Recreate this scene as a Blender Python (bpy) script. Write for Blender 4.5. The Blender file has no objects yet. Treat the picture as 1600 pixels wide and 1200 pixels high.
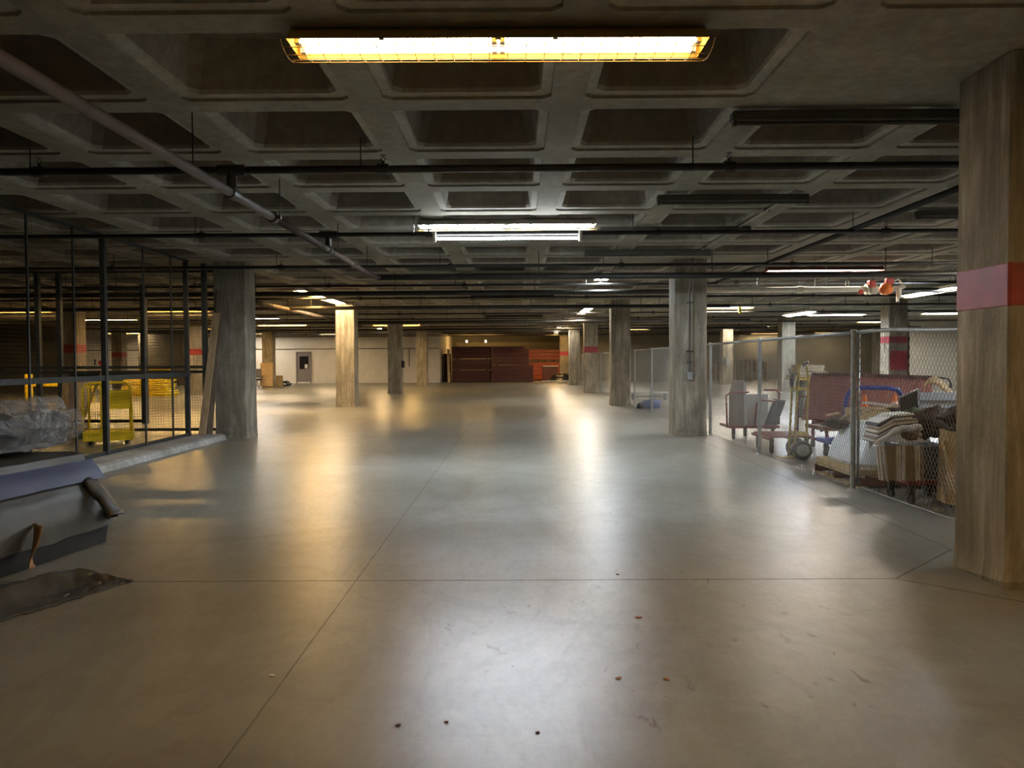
import bpy, math, random
from mathutils import Vector, Matrix, Euler
random.seed(7)
C = bpy.context.scene.collection
sc = bpy.context.scene

# ---------------------------------------------------------------- camera, world, exposure
F_PX = 1250.0
CAM_H = 1.5
cam_d = bpy.data.cameras.new('camera')
cam_d.sensor_width = 36.0
cam_d.lens = F_PX / 1600.0 * 36.0
cam_d.clip_start = 0.05
cam_d.clip_end = 300
cam = bpy.data.objects.new('camera', cam_d)
C.objects.link(cam)
PITCH, YAW, ROLL = math.atan(37 / F_PX), math.atan(8 / F_PX), math.radians(0.33)
cam_rot = (Matrix.Rotation(YAW, 3, 'Z') @ Matrix.Rotation(math.pi / 2 - PITCH, 3, 'X') @ Matrix.Rotation(-ROLL, 3, 'Z'))
cam.matrix_world = Matrix.Translation((0, 0, CAM_H)) @ cam_rot.to_4x4()
sc.camera = cam
w = bpy.data.worlds.new('world'); sc.world = w; w.use_nodes = True
w.node_tree.nodes['Background'].inputs[0].default_value = (0.5, 0.45, 0.38, 1)
w.node_tree.nodes['Background'].inputs[1].default_value = 0.02
sc.view_settings.view_transform = 'Standard'
sc.view_settings.look = 'None'
sc.view_settings.gamma = 1.0
sc.view_settings.exposure = 0.0
sc.cycles.max_bounces = 6
sc.cycles.diffuse_bounces = 4
sc.cycles.transparent_max_bounces = 16

def ray(px, py):
    return (cam_rot @ Vector(((px - 800) / F_PX, -(py - 600) / F_PX, -1.0)))
def at(px, py, Y):
    r = ray(px, py); t = Y / r.y
    return Vector((r.x * t, Y, CAM_H + r.z * t))
def gnd(px, py, z=0.0):
    r = ray(px, py); t = (z - CAM_H) / r.z
    return Vector((r.x * t, r.y * t, z))

# ---------------------------------------------------------------- mesh helpers
class MB:
    def __init__(s): s.v = []; s.f = []; s.mi = []; s.cur = 0
    def add(s, vs, fs):
        b = len(s.v); s.v.extend([tuple(p) for p in vs])
        for f in fs: s.f.append(tuple(b + i for i in f)); s.mi.append(s.cur)
        return s
    def box(s, c, d, rot=None, taper=1.0, bev=0.0):
        hx, hy, hz = d[0] / 2, d[1] / 2, d[2] / 2
        c = Vector(c); R = rot if rot is not None else Matrix.Identity(3)
        if isinstance(R, (int, float)): R = Matrix.Rotation(R, 3, 'Z')
        if bev <= 0:
            vs = []
            for z in (-1, 1):
                k = taper if z > 0 else 1
                for x, y in ((-1, -1), (1, -1), (1, 1), (-1, 1)):
                    vs.append(c + R @ Vector((x * hx * k, y * hy * k, z * hz)))
            return s.add(vs, [(3, 2, 1, 0), (4, 5, 6, 7), (0, 1, 5, 4), (1, 2, 6, 5), (2, 3, 7, 6), (3, 0, 4, 7)])
        b = min(bev, hx * .9, hy * .9, hz * .9)
        loops = []
        for z, ins in ((-hz, b), (-hz + b, 0), (hz - b, 0), (hz, b)):
            lp = []
            for x, y in ((-1, -1), (1, -1), (1, 1), (-1, 1)):
                X, Y = hx - ins, hy - ins
                if x * y > 0: pts = [(x * X, y * (Y - b) if ins == 0 else y * Y), (x * (X - b) if ins == 0 else x * X, y * Y)]
                else: pts = [(x * (X - b) if ins == 0 else x * X, y * Y), (x * X, y * (Y - b) if ins == 0 else y * Y)]
                lp += pts
            loops.append([c + R @ Vector((p[0], p[1], z)) for p in lp])
        return s.loft(loops, cap=True)
    def loft(s, loops, cap=True, closed=True):
        n = len(loops[0]); vs = [p for l in loops for p in l]; fs = []
        for i in range(len(loops) - 1):
            for j in range(n if closed else n - 1):
                a, b2 = i * n + j, i * n + (j + 1) % n
                fs.append((a, b2, b2 + n, a + n))
        if cap and closed:
            fs.append(tuple(reversed(range(n)))); k = (len(loops) - 1) * n
            fs.append(tuple(range(k, k + n)))
        return s.add(vs, fs)
    def tube(s, pts, r, n=8, cap=True):
        pts = [Vector(p) for p in pts]; loops = []
        t0 = (pts[1] - pts[0]).normalized()
        up = Vector((0, 0, 1)) if abs(t0.z) < .9 else Vector((1, 0, 0))
        nrm = t0.cross(up).normalized()
        for i, p in enumerate(pts):
            if i == 0: t = (pts[1] - p).normalized()
            elif i == len(pts) - 1: t = (p - pts[i - 1]).normalized()
            else:
                t = ((pts[i + 1] - p).normalized() + (p - pts[i - 1]).normalized())
                t = t.normalized() if t.length > 1e-6 else t0
            nrm = (nrm - t * nrm.dot(t))
            nrm = nrm.normalized() if nrm.length > 1e-6 else t.orthogonal().normalized()
            bi = t.cross(nrm)
            rr = r[i] if isinstance(r, (list, tuple)) else r
            loops.append([p + (nrm * math.cos(a) + bi * math.sin(a)) * rr for a in [2 * math.pi * k / n for k in range(n)]])
        return s.loft(loops, cap)
    def bar(s, a, b, w_, h_, rot_up=None):
        a, b = Vector(a), Vector(b); t = (b - a).normalized()
        up = Vector(rot_up) if rot_up else (Vector((0, 0, 1)) if abs(t.z) < .95 else Vector((0, 1, 0)))
        x = t.cross(up).normalized(); y = x.cross(t)
        l = []
        for p in (a, b): l.append([p + x * (sx * w_ / 2) + y * (sy * h_ / 2) for sx, sy in ((-1, -1), (1, -1), (1, 1), (-1, 1))])
        return s.loft(l)
    def lathe(s, c, prof, n=16, axis='Z'):
        c = Vector(c); loops = []
        for r, z in prof:
            l = []
            for k in range(n):
                a = 2 * math.pi * k / n; q = Vector((r * math.cos(a), r * math.sin(a), z))
                if axis == 'X': q = Vector((q.z, q.x, q.y))
                if axis == 'Y': q = Vector((q.x, q.z, q.y))
                l.append(c + q)
            loops.append(l)
        return s.loft(loops, True)
    def grid(s, nu, nv, fn):
        vs = [fn(i / nu, j / nv) for i in range(nu + 1) for j in range(nv + 1)]
        fs = [(i * (nv + 1) + j, (i + 1) * (nv + 1) + j, (i + 1) * (nv + 1) + j + 1, i * (nv + 1) + j + 1) for i in range(nu) for j in range(nv)]
        return s.add(vs, fs)
    def build(s, name, mats, parent=None, smooth=False, origin=None, fix=True):
        me = bpy.data.meshes.new(name)
        o3 = Vector(origin) if origin is not None else Vector((0, 0, 0))
        me.from_pydata([tuple(Vector(v) - o3) for v in s.v] if origin is not None else s.v, [], s.f)
        if not isinstance(mats, (list, tuple)): mats = [mats]
        for m in mats: me.materials.append(m)
        if len(mats) > 1: me.polygons.foreach_set('material_index', s.mi)
        if fix:
            import bmesh
            bm = bmesh.new(); bm.from_mesh(me); bmesh.ops.recalc_face_normals(bm, faces=bm.faces); bm.to_mesh(me); bm.free()
        if smooth:
            me.polygons.foreach_set('use_smooth', [True] * len(me.polygons))
            if smooth == 'auto':
                try: me.set_sharp_from_angle(angle=math.radians(40))
                except Exception: pass
        me.update()
        o = bpy.data.objects.new(name, me); C.objects.link(o)
        o.location = o3
        if parent is not None: o.parent = parent
        return o

def tag(o, label, cat, group=None):
    o['label'] = label; o['category'] = cat
    if group: o['group'] = group
    return o
def struct(o, label=None):
    o['kind'] = 'structure'
    if label: o['label'] = label
    return o
def thing(name, label, cat, loc=(0, 0, 0), rz=0.0, group=None):
    o = bpy.data.objects.new(name, None); C.objects.link(o)
    o.location = loc; o.rotation_euler = (0, 0, rz); o.empty_display_size = .1
    return tag(o, label, cat, group)
def kids(o): return [c for c in bpy.data.objects if c.parent is o]
def copy_tree(o, ch=None, parent=None):
    c = o.copy(); C.objects.link(c)
    if parent is not None: c.parent = parent
    for k in kids(o): copy_tree(k, None, c)
    return c
ORD = ['first', 'second', 'third', 'fourth', 'fifth', 'sixth', 'seventh', 'eighth', 'ninth', 'tenth', 'eleventh', 'twelfth', 'thirteenth', 'fourteenth', 'fifteenth', 'sixteenth']

# ---------------------------------------------------------------- materials
def new_mat(name):
    m = bpy.data.materials.new(name); m.use_nodes = True
    nt = m.node_tree; b = nt.nodes['Principled BSDF']
    return m, nt, b
def simple(name, col, rough=.5, metal=0.0, var=0.25, scale=6.0, bump=0.0, bscale=40, spec=.5, stretch=(1, 1, 1), col2=None):
    m, nt, b = new_mat(name); N = nt.nodes; L = nt.links
    tc = N.new('ShaderNodeTexCoord'); mp = N.new('ShaderNodeMapping'); mp.inputs['Scale'].default_value = stretch
    L.new(tc.outputs['Object'], mp.inputs[0])
    n = N.new('ShaderNodeTexNoise'); n.inputs['Scale'].default_value = scale; n.inputs['Detail'].default_value = 5
    L.new(mp.outputs[0], n.inputs['Vector'])
    r = N.new('ShaderNodeValToRGB')
    c2 = col2 if col2 else tuple(max(0, c * (1 - var)) for c in col)
    c3 = col if col2 else tuple(min(1, c * (1 + var * .6)) for c in col)
    r.color_ramp.elements[0].position = .3; r.color_ramp.elements[0].color = (*c2, 1)
    r.color_ramp.elements[1].position = .7; r.color_ramp.elements[1].color = (*c3, 1)
    L.new(n.outputs['Fac'], r.inputs[0]); L.new(r.outputs[0], b.inputs['Base Color'])
    b.inputs['Roughness'].default_value = rough; b.inputs['Metallic'].default_value = metal
    b.inputs['Specular IOR Level'].default_value = spec
    if bump:
        n2 = N.new('ShaderNodeTexNoise'); n2.inputs['Scale'].default_value = bscale; n2.inputs['Detail'].default_value = 4
        L.new(mp.outputs[0], n2.inputs['Vector'])
        bp = N.new('ShaderNodeBump'); bp.inputs['Strength'].default_value = bump; bp.inputs['Distance'].default_value = .01
        L.new(n2.outputs['Fac'], bp.inputs['Height']); L.new(bp.outputs[0], b.inputs['Normal'])
    return m
def emit(name, col, s):
    m, nt, b = new_mat(name)
    b.inputs['Base Color'].default_value = (.8, .8, .8, 1)
    b.inputs['Emission Color'].default_value = (*col, 1); b.inputs['Emission Strength'].default_value = s
    return m

class NB:   # tiny node-maths builder
    def __init__(s, nt): s.nt = nt
    def val(s, x, sock):
        if isinstance(x, (int, float)): sock.default_value = x
        else: s.nt.links.new(x, sock)
    def m(s, op, a, b=None, c=None):
        n = s.nt.nodes.new('ShaderNodeMath'); n.operation = op
        s.val(a, n.inputs[0])
        if b is not None: s.val(b, n.inputs[1])
        if c is not None: s.val(c, n.inputs[2])
        return n.outputs[0]
    def noise(s, vec, scale, detail=4, rough=.5, dist=0.0, stretch=None, rot=None):
        if stretch or rot:
            mp = s.nt.nodes.new('ShaderNodeMapping')
            if stretch: mp.inputs['Scale'].default_value = stretch
            if rot: mp.inputs['Rotation'].default_value = rot
            s.nt.links.new(vec, mp.inputs[0]); vec = mp.outputs[0]
        n = s.nt.nodes.new('ShaderNodeTexNoise'); n.inputs['Scale'].default_value = scale
        n.inputs['Detail'].default_value = detail; n.inputs['Roughness'].default_value = rough; n.inputs['Distortion'].default_value = dist
        s.nt.links.new(vec, n.inputs['Vector']); return n.outputs['Fac']
    def ramp(s, fac, stops):
        r = s.nt.nodes.new('ShaderNodeValToRGB'); e = r.color_ramp.elements
        while len(e) < len(stops): e.new(.5)
        for el, (p, c) in zip(e, stops):
            el.position = p; el.color = (c, c, c, 1) if isinstance(c, (int, float)) else (*c, 1)
        s.nt.links.new(fac, r.inputs[0]); return r.outputs[0]
    def mix(s, fac, a, b, mode='MIX'):
        n = s.nt.nodes.new('ShaderNodeMix'); n.data_type = 'RGBA'; n.blend_type = mode
        s.val(fac, n.inputs[0])
        for x, k in ((a, 6), (b, 7)):
            if isinstance(x, tuple): n.inputs[k].default_value = (*x, 1)
            else: s.nt.links.new(x, n.inputs[k])
        return n.outputs[2]

PX, PY = 9.0, 10.5           # column bay
CX, CY = 3.39, 5.42          # one column centre

def floor_mat():
    m, nt, b = new_mat('sealed_concrete_floor'); k = NB(nt)
    tc = nt.nodes.new('ShaderNodeTexCoord'); P = tc.outputs['Object']
    sx = nt.nodes.new('ShaderNodeSeparateXYZ'); nt.links.new(P, sx.inputs[0])
    wob = k.m('MULTIPLY', k.m('SUBTRACT', k.noise(P, 5, 3), .5), .012)
    x = k.m('ADD', sx.outputs[0], wob); y = k.m('ADD', sx.outputs[1], wob)
    du = k.m('ABSOLUTE', k.m('SUBTRACT', k.m('FLOORED_MODULO', k.m('ADD', x, 4.5 - CX), PX), 4.5))
    dv = k.m('ABSOLUTE', k.m('SUBTRACT', k.m('FLOORED_MODULO', k.m('ADD', y, 5.25 - CY), PY), 5.25))
    s_ = k.m('ADD', du, dv)
    wid = .0085
    l1 = k.m('LESS_THAN', du, wid * .7); l2 = k.m('LESS_THAN', dv, wid * 1.1)
    l3 = k.m('MULTIPLY', k.m('GREATER_THAN', du, 4.5 - .0045), .75)
    out = k.m('GREATER_THAN', s_, .82)
    dia = k.m('LESS_THAN', k.m('ABSOLUTE', k.m('SUBTRACT', s_, .82)), .013)
    ln = k.m('MAXIMUM', k.m('MULTIPLY', k.m('MAXIMUM', k.m('MAXIMUM', l1, l2), l3), out), dia)
    big = k.noise(P, .35, 5, .55, .4)
    med = k.noise(P, 1.6, 6, .6, .3)
    swirl = k.noise(P, 1.0, 6, .65, 1.6, (1, .45, 1), (0, 0, .5))
    fine = k.noise(P, 22, 6, .7)
    base = k.ramp(big, [(.32, (.195, .185, .150)), (.5, (.255, .252, .218)), (.68, (.325, .328, .292))])
    base = k.mix(k.ramp(med, [(.35, 0.0), (.7, .5)]), base, (.35, .345, .305))
    base = k.mix(k.ramp(swirl, [(.42, 0.0), (.5, .35), (.56, 0.0)]), base, (.15, .13, .10))
    base = k.mix(k.ramp(fine, [(.3, .0), (.75, .25)]), base, (.16, .145, .115))
    # brown scuffs and dirt flecks
    sp = k.m('MULTIPLY', k.ramp(k.noise(P, 9, 5, .7, .6, (1, .5, 1)), [(.60, 0.0), (.66, 1.0)]), k.ramp(k.noise(P, 1.6, 3), [(.44, 0.0), (.54, 1.0)]))
    cdist = k.m('SQRT', k.m('ADD', k.m('POWER', k.m('ABSOLUTE', k.m('SUBTRACT', x, .85)), 2.0), k.m('POWER', k.m('ABSOLUTE', k.m('SUBTRACT', y, 4.5)), 2.0)))
    sp = k.m('MULTIPLY', sp, k.m('LESS_THAN', k.m('ADD', cdist, k.noise(P, 2.5, 3)), 1.75))
    base = k.mix(k.m('MULTIPLY', sp, .8), base, (.085, .055, .035))
    # tyre arcs
    brk = k.ramp(k.noise(P, 14, 4, .7), [(.35, 0.0), (.6, 1.0)])
    def ring(cx, cy, r, wd, amt, bs):
        d = k.m('SQRT', k.m('ADD', k.m('POWER', k.m('ABSOLUTE', k.m('SUBTRACT', x, cx)), 2.0), k.m('POWER', k.m('ABSOLUTE', k.m('SUBTRACT', y, cy)), 2.0)))
        f = k.m('LESS_THAN', k.m('ABSOLUTE', k.m('SUBTRACT', d, r)), wd)
        f = k.m('MULTIPLY', k.m('MULTIPLY', f, brk), amt)
        return k.mix(f, bs, (.13, .115, .09))
    for a in ((-3.2, 9.2, 2.6, .09, .5), (4.0, 14.5, 5.6, .1, .4), (1.0, 6.4, 2.0, .06, .3)):
        base = ring(*a, base)
    base = k.mix(k.m('MULTIPLY', ln, .85), base, (.035, .022, .015))
    nt.links.new(base, b.inputs['Base Color'])
    # polish: broad patches and directional sweeping marks
    sc1 = k.noise(P, 3.0, 8, .72, .5, (1.6, .35, 1), (0, 0, .9))
    sc2 = k.noise(P, 3.2, 8, .75, .5, (.4, 1.6, 1), (0, 0, .35))
    rg = k.ramp(k.m('MULTIPLY', k.m('ADD', sc1, sc2), .5), [(.36, .285), (.5, .33), (.64, .42)])
    rg = k.m('ADD', rg, k.m('MULTIPLY', ln, .3))
    nt.links.new(rg, b.inputs['Roughness'])
    b.inputs['Specular IOR Level'].default_value = .95
    nt.links.new(k.ramp(k.m('ADD', k.m('MULTIPLY', k.m('ADD', sc1, sc2), .35), k.m('MULTIPLY', k.noise(P, 26, 6, .75, .6, (1, .4, 1), (0, 0, .6)), .3)), [(.44, .0), (.56, .42)]), b.inputs['Coat Weight']); b.inputs['Coat Roughness'].default_value = .29; b.inputs['Coat IOR'].default_value = 1.6
    bp = nt.nodes.new('ShaderNodeBump'); bp.inputs['Strength'].default_value = .3; bp.inputs['Distance'].default_value = .004
    h = k.m('ADD', k.m('ADD', sc1, sc2), k.m('MULTIPLY', k.noise(P, 60, 6, .7), .5))
    h = k.m('SUBTRACT', h, k.m('MULTIPLY', ln, 2.0))
    nt.links.new(h, bp.inputs['Height']); nt.links.new(bp.outputs[0], b.inputs['Normal']); nt.links.new(bp.outputs[0], b.inputs['Coat Normal'])
    return m

def concrete(name, a, b_, c, streak=False, stripes=0.0, bump=.25):
    m, nt, b = new_mat(name); k = NB(nt)
    tc = nt.nodes.new('ShaderNodeTexCoord'); P = tc.outputs['Object']
    if streak:
        geo = nt.nodes.new('ShaderNodeNewGeometry'); P = geo.outputs['Position']
        n1 = k.noise(P, 5.0, 7, .65, .3, (1.6, 1.6, .16)); n2 = k.noise(P, 2.4, 6, .65, .8, (1, 1, .55)); n3 = k.noise(P, 14, 5, .7, .2, (1, 1, .12))
    else:
        n1 = k.noise(P, 1.2, 6, .6, .4); n2 = k.noise(P, .3, 4, .5); n3 = k.noise(P, 9, 6, .7)
    base = k.ramp(n1, [(.3, a), (.5, b_), (.7, c)])
    base = k.mix(k.ramp(n2, [(.38, .55), (.62, 0.0)]), base, tuple(v * .6 for v in a))
    base = k.mix(k.ramp(n3, [(.42, .35), (.6, 0.0)]), base, tuple(v * .55 for v in a))
    n4 = k.noise(P, 30, 4, .7)
    base = k.mix(k.ramp(n4, [(.62, 0.0), (.8, .35)]), base, tuple(min(1, v * 1.25) for v in c))
    nt.links.new(base, b.inputs['Base Color']); b.inputs['Roughness'].default_value = .85
    b.inputs['Specular IOR Level'].default_value = .25
    bp = nt.nodes.new('ShaderNodeBump'); bp.inputs['Strength'].default_value = bump; bp.inputs['Distance'].default_value = .02
    nt.links.new(k.m('ADD', n3, n4), bp.inputs['Height']); nt.links.new(bp.outputs[0], b.inputs['Normal'])
    return m

M = {}
M['floor'] = floor_mat()
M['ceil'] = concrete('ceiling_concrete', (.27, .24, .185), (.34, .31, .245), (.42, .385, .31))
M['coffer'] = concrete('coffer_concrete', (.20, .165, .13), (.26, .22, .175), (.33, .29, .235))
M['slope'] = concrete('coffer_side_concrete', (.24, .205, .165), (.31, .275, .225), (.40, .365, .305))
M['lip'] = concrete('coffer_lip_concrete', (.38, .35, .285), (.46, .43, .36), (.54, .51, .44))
M['col'] = concrete('column_concrete', (.22, .19, .14), (.37, .325, .25), (.56, .50, .405), True, bump=.4)
M['kerb'] = concrete('kerb_concrete', (.38, .37, .33), (.55, .54, .50), (.70, .69, .65))
M['red'] = simple('red_band_paint', (.30, .028, .024), .55, var=.25, scale=8, bump=.1)
M['crimson'] = simple('crimson_band_paint', (.30, .02, .04), .5, var=.2)
M['iron'] = simple('black_iron_pipe', (.030, .027, .023), .5, .3, var=.4, scale=10)
M['rust'] = simple('rusty_main_pipe', (.075, .055, .04), .7, .0, var=.3, scale=5, col2=(.05, .024, .016))
M['pvc'] = simple('pale_pipe', (.78, .75, .66), .45, var=.15)
M['galv'] = simple('galvanised_steel', (.42, .44, .44), .38, .55, var=.2, scale=20)
M['galvwire'] = simple('galvanised_wire', (.30, .29, .26), .5, .4, var=.15)
M['cage'] = simple('dark_cage_steel', (.050, .060, .065), .5, .2, var=.3)
M['cagewire'] = simple('dark_cage_wire', (.055, .052, .042), .6, .2, var=.2)
M['conduit'] = simple('conduit_steel', (.50, .50, .47), .35, .7, var=.15)
M['enamel'] = simple('white_enamel_reflector', (.62, .58, .50), .45, var=.1)
M['dull'] = simple('dusty_fixture_body', (.085, .082, .072), .7, var=.2)
M['aged'] = simple('aged_yellow_reflector', (.72, .50, .11), .5, var=.12)
M['guard'] = simple('guard_wire', (.16, .11, .04), .4, .3, var=.1)
M['red_body'] = simple('dark_red_fixture_body', (.12, .03, .02), .6, var=.2)
M['blackplastic'] = simple('black_plastic', (.018, .018, .018), .4, var=.2)
M['rubber'] = simple('black_rubber', (.025, .025, .025), .75, var=.2)
M['wallwhite'] = simple('painted_block_wall', (.76, .70, .62), .75, var=.08, scale=2, bump=.15, bscale=20)
M['wallright'] = simple('cream_block_wall', (.66, .63, .55), .75, var=.07, scale=2, bump=.15)
M['walltan'] = simple('tan_wall', (.30, .285, .235), .8, var=.15, scale=1)
M['rollup'] = simple('yellowish_rollup_door', (.52, .47, .34), .6, var=.1, scale=2)
M['walldark'] = simple('dark_concrete_wall', (.13, .115, .085), .85, var=.25, scale=1)
M['door'] = simple('grey_door_paint', (.23, .20, .20), .5, var=.08)
M['glassdark'] = simple('dark_door_glass', (.02, .018, .018), .08, var=.3)
M['paleboard'] = simple('pale_board', (.50, .475, .42), .7, var=.2, scale=8)
M['paper'] = simple('white_paper', (.80, .80, .78), .7, var=.05)
M['maroon'] = simple('maroon_panel', (.075, .018, .015), .6, var=.25, scale=2)
M['brick'] = simple('brick_red_panel', (.19, .042, .026), .6, var=.2, scale=3, bump=.1)
M['orange'] = simple('orange_red_panel', (.55, .12, .04), .4, var=.2, scale=2)
M['wood'] = simple('pale_wood', (.50, .36, .20), .7, var=.3, scale=3, stretch=(6, 6, .8))
M['woodgrey'] = simple('weathered_wood', (.24, .20, .15), .8, var=.35, scale=3, stretch=(1, 6, 6))
M['woodbrown'] = simple('brown_wood', (.22, .17, .12), .8, var=.3, scale=3, stretch=(6, 6, .8))
M['woodred'] = simple('reddish_wood', (.20, .09, .05), .8, var=.3, scale=4)
M['card'] = simple('cardboard', (.56, .40, .21), .85, var=.15, scale=3)
M['cardpale'] = simple('pale_brown_board', (.25, .20, .155), .75, var=.12, scale=3)
M['yellow'] = simple('yellow_paint', (.90, .68, .02), .45, var=.2, scale=5)
M['olive'] = simple('worn_yellow_truck_paint', (.42, .30, .05), .5, .1, var=.35, scale=9)
M['maroontube'] = simple('maroon_tube', (.20, .03, .04), .4, var=.2)
M['bluetube'] = simple('blue_tube', (.03, .06, .32), .45, var=.2)
M['bluetarp'] = simple('blue_tarp', (.03, .10, .42), .45, var=.25, bump=.3)
M['coneorange'] = simple('orange_plastic', (.85, .22, .05), .45, var=.15)
M['greyboard'] = simple('light_grey_board', (.40, .40, .39), .6, var=.1)
M['darkboard'] = simple('dark_grey_board', (.10, .10, .11), .6, var=.15)
M['steel'] = simple('bright_steel_tray', (.66, .72, .82), .35, .15, var=.15)
M['cream'] = simple('cream_paint', (.70, .66, .55), .6, var=.1)
M['whiteplastic'] = simple('white_wrap_plastic', (.86, .89, .95), .32, var=.15, scale=7, bump=.7, bscale=9)
M['greyvinyl'] = simple('grey_vinyl', (.055, .054, .046), .45, var=.3, scale=4, bump=.25, bscale=8)
M['bluevinyl'] = simple('violet_blue_vinyl', (.040, .052, .150), .5, var=.18, scale=3, bump=.15, bscale=8)
M['blackvinyl'] = simple('black_vinyl', (.016, .016, .016), .6, var=.3, scale=5, bump=.3, bscale=9)
M['darkpack'] = simple('dark_slate_package', (.055, .062, .080), .22, var=.25, scale=3, bump=.9, bscale=6)
M['sheet'] = simple('dark_grey_sheet', (.085, .084, .08), .17, var=.3, scale=4, bump=.25, bscale=7)
M['brownpaper'] = simple('brown_paper', (.36, .20, .09), .8, var=.3)
M['junk'] = simple('brown_debris', (.09, .055, .04), .85, var=.5, scale=12, bump=.8, bscale=25)
M['junkgreen'] = simple('green_cloth', (.09, .14, .07), .85, var=.3, scale=8, bump=.5)
M['signred'] = simple('red_sign', (.6, .03, .03), .4, var=.05)
M['valvered'] = simple('red_valve_paint', (.62, .07, .05), .35, var=.1)

def clear_plastic():
    m, nt, b = new_mat('clear_plastic_film'); k = NB(nt)
    tc = nt.nodes.new('ShaderNodeTexCoord'); P = tc.outputs['Object']
    b.inputs['Base Color'].default_value = (.60, .62, .66, 1); b.inputs['Roughness'].default_value = .12
    b.inputs['Specular IOR Level'].default_value = .9
    n = k.noise(P, 7, 5, .6, 1.0)
    nt.links.new(k.ramp(n, [(.38, .06), (.7, .62)]), b.inputs['Alpha'])
    bp = nt.nodes.new('ShaderNodeBump'); bp.inputs['Strength'].default_value = .8; bp.inputs['Distance'].default_value = .03
    nt.links.new(k.noise(P, 11, 4, .6, 1.5), bp.inputs['Height']); nt.links.new(bp.outputs[0], b.inputs['Normal'])
    return m
M['film'] = clear_plastic()
M['hazy'] = simple('hazy_film', (.20, .205, .225), .2, var=.4, scale=7, bump=.9, bscale=9)

K = 1.0
WARM, AMBER, COOL, NEUT = (1.0, .74, .42), (1.0, .60, .20), (.80, .90, 1.0), (1.0, .90, .74)
E = {'near': emit('lamp_tube_near', WARM, 56 * K), 'warm': emit('lamp_tube_warm', WARM, 230 * K), 'amber': emit('lamp_tube_amber', AMBER, 230 * K),
     'cool': emit('lamp_tube_cool', COOL, 390 * K), 'pipe': emit('lamp_tube_dimmer_cool', COOL, 70 * K), 'neutral': emit('lamp_tube_neutral', NEUT, 230 * K),
     'bulb': emit('lamp_bulb_amber', AMBER, 380 * K), 'nearamber': emit('lamp_tube_near_amber', AMBER, 75 * K)}
M['deadtube'] = simple('unlit_tube', (.30, .30, .28), .3, var=.05)

# ---------------------------------------------------------------- the lamps of the garage
SOF = 3.452
def fixture_proto(kind, L=2.44, guard=True, coarse=False, body='enamel'):
    root = thing('strip_light', 'proto', 'ceiling light')
    pr = [(-.165, 0), (-.075, .085), (.075, .085), (.165, 0)]
    b = MB(); t = .006
    outer = pr; inner = [(-.155, 0), (-.070, .078), (.070, .078), (.155, 0)]
    loop = outer + inner[::-1]
    b.loft([[Vector((sx * L / 2, y, z)) for y, z in loop] for sx in (-1, 1)], cap=True)
    for sx in (-1, 1):
        b.add([(sx * L / 2, y, z) for y, z in pr], [(0, 1, 2, 3)])
    b.build('reflector', M[body], root)
    n = 6
    for sy in (-1, 1):
        tb = MB()
        tb.tube([(-L / 2 + .06, sy * .075, .025), (L / 2 - .06, sy * .075, .025)], .019, n)
        tb.build('lamp_tube', E[kind] if kind else M['deadtube'], root, smooth=True)
    if not coarse:
        for sx in (-1, -.02, .02, 1):
            for sy in (-1, 1): MB().box((sx * (L / 2 - .045), sy * .075, .03), (.03, .045, .06)).build('tube_socket', M['enamel'], root)
        for sx in (-.55, 0, .27): MB().box((sx * L / 2, -.16, -.002), (.03, .012, .018)).build('guard_clip', M['enamel'], root)
    if guard:
        g = MB(); r = .0026 if not coarse else .003
        prof = [(-.17, .0), (-.12, -.035), (-.04, -.05), (.04, -.05), (.12, -.035), (.17, .0)]
        for y, z in prof: g.tube([(-L / 2 - .03, y, z), (L / 2 + .03, y, z)], r, 4)
        if not coarse:
            k = int(L / .105)
            for i in range(k + 1):
                x = -L / 2 - .03 + i * (L + .06) / k
                g.tube([(x, y, z) for y, z in prof], r, 4)
        g.build('wire_guard', M['guard'], root)
    if not coarse:
        c = MB(); c.box((0, 0, .092), (L * .97, .10, .016))
        c.build('mounting_channel', M['dull'], root)
    return root
protos = {}
def light(kind, X, Y, label, ax='x', z=3.357, L=2.44, guard=True, coarse=True, body='enamel', group='lit ceiling strip lights', rz=0):
    key = (kind, L, guard, coarse, body)
    if key not in protos:
        protos[key] = r = fixture_proto(*key); first = True
    else: r = copy_tree(protos[key])
    r.location = (X, Y, z); r.rotation_euler = (0, 0, (math.pi / 2 if ax == 'y' else 0) + rz)
    r['label'] = label; r['group'] = group
    if z < 3.3:
        for s in (-1, 1): MB().tube([(s * L * .35, 0, .08), (s * L * .35, 0, SOF - z)], .006, 5).build('suspension_rod', M['dull'], r)
    return r
light('near', -.10, 4.82, 'long warm strip light with wire guard, nearest of all, top centre', coarse=False, rz=.012, body='aged')
light('cool', -.13, 11.15, 'long cool white guarded strip light over the middle of the aisle', coarse=False)
# behind the camera and outside the frame: rows go on, plus lamps added for brightness
light('near', -.10, -1.5, 'warm strip light behind the viewer, nearer one')
light('near', -.10, -7.5, 'warm strip light behind the viewer, farther one')
light('amber', -17.2, 44.0, 'unseen amber strip light added behind the large left column')  # unseen lamp added to turn the far column yellow
light('nearamber', 6.0, 2.0, 'added warm strip light out of view on the right, brightening the near column')  # out-of-view lamp added to brighten the near column's front face
light('near', -9.3, 11.6, 'added warm strip light over the dark cage, out of view on the left')  # unseen lamp added so the yellow cart reads brighter
light('warm', -12.1, 51.0, 'tiny warm light above the grey door, close to the white wall', L=1.25)
light('amber', 2.7, 55.3, 'end-on amber strip light at the mouth of the far recess', ax='y')
light('cool', 9.3, 8.6, 'cool strip light over the fenced store, out of view on the right', ax='y')
light('neutral', 9.3, 13.4, 'neutral strip light over the fenced store, second out of view', ax='y')
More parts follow.
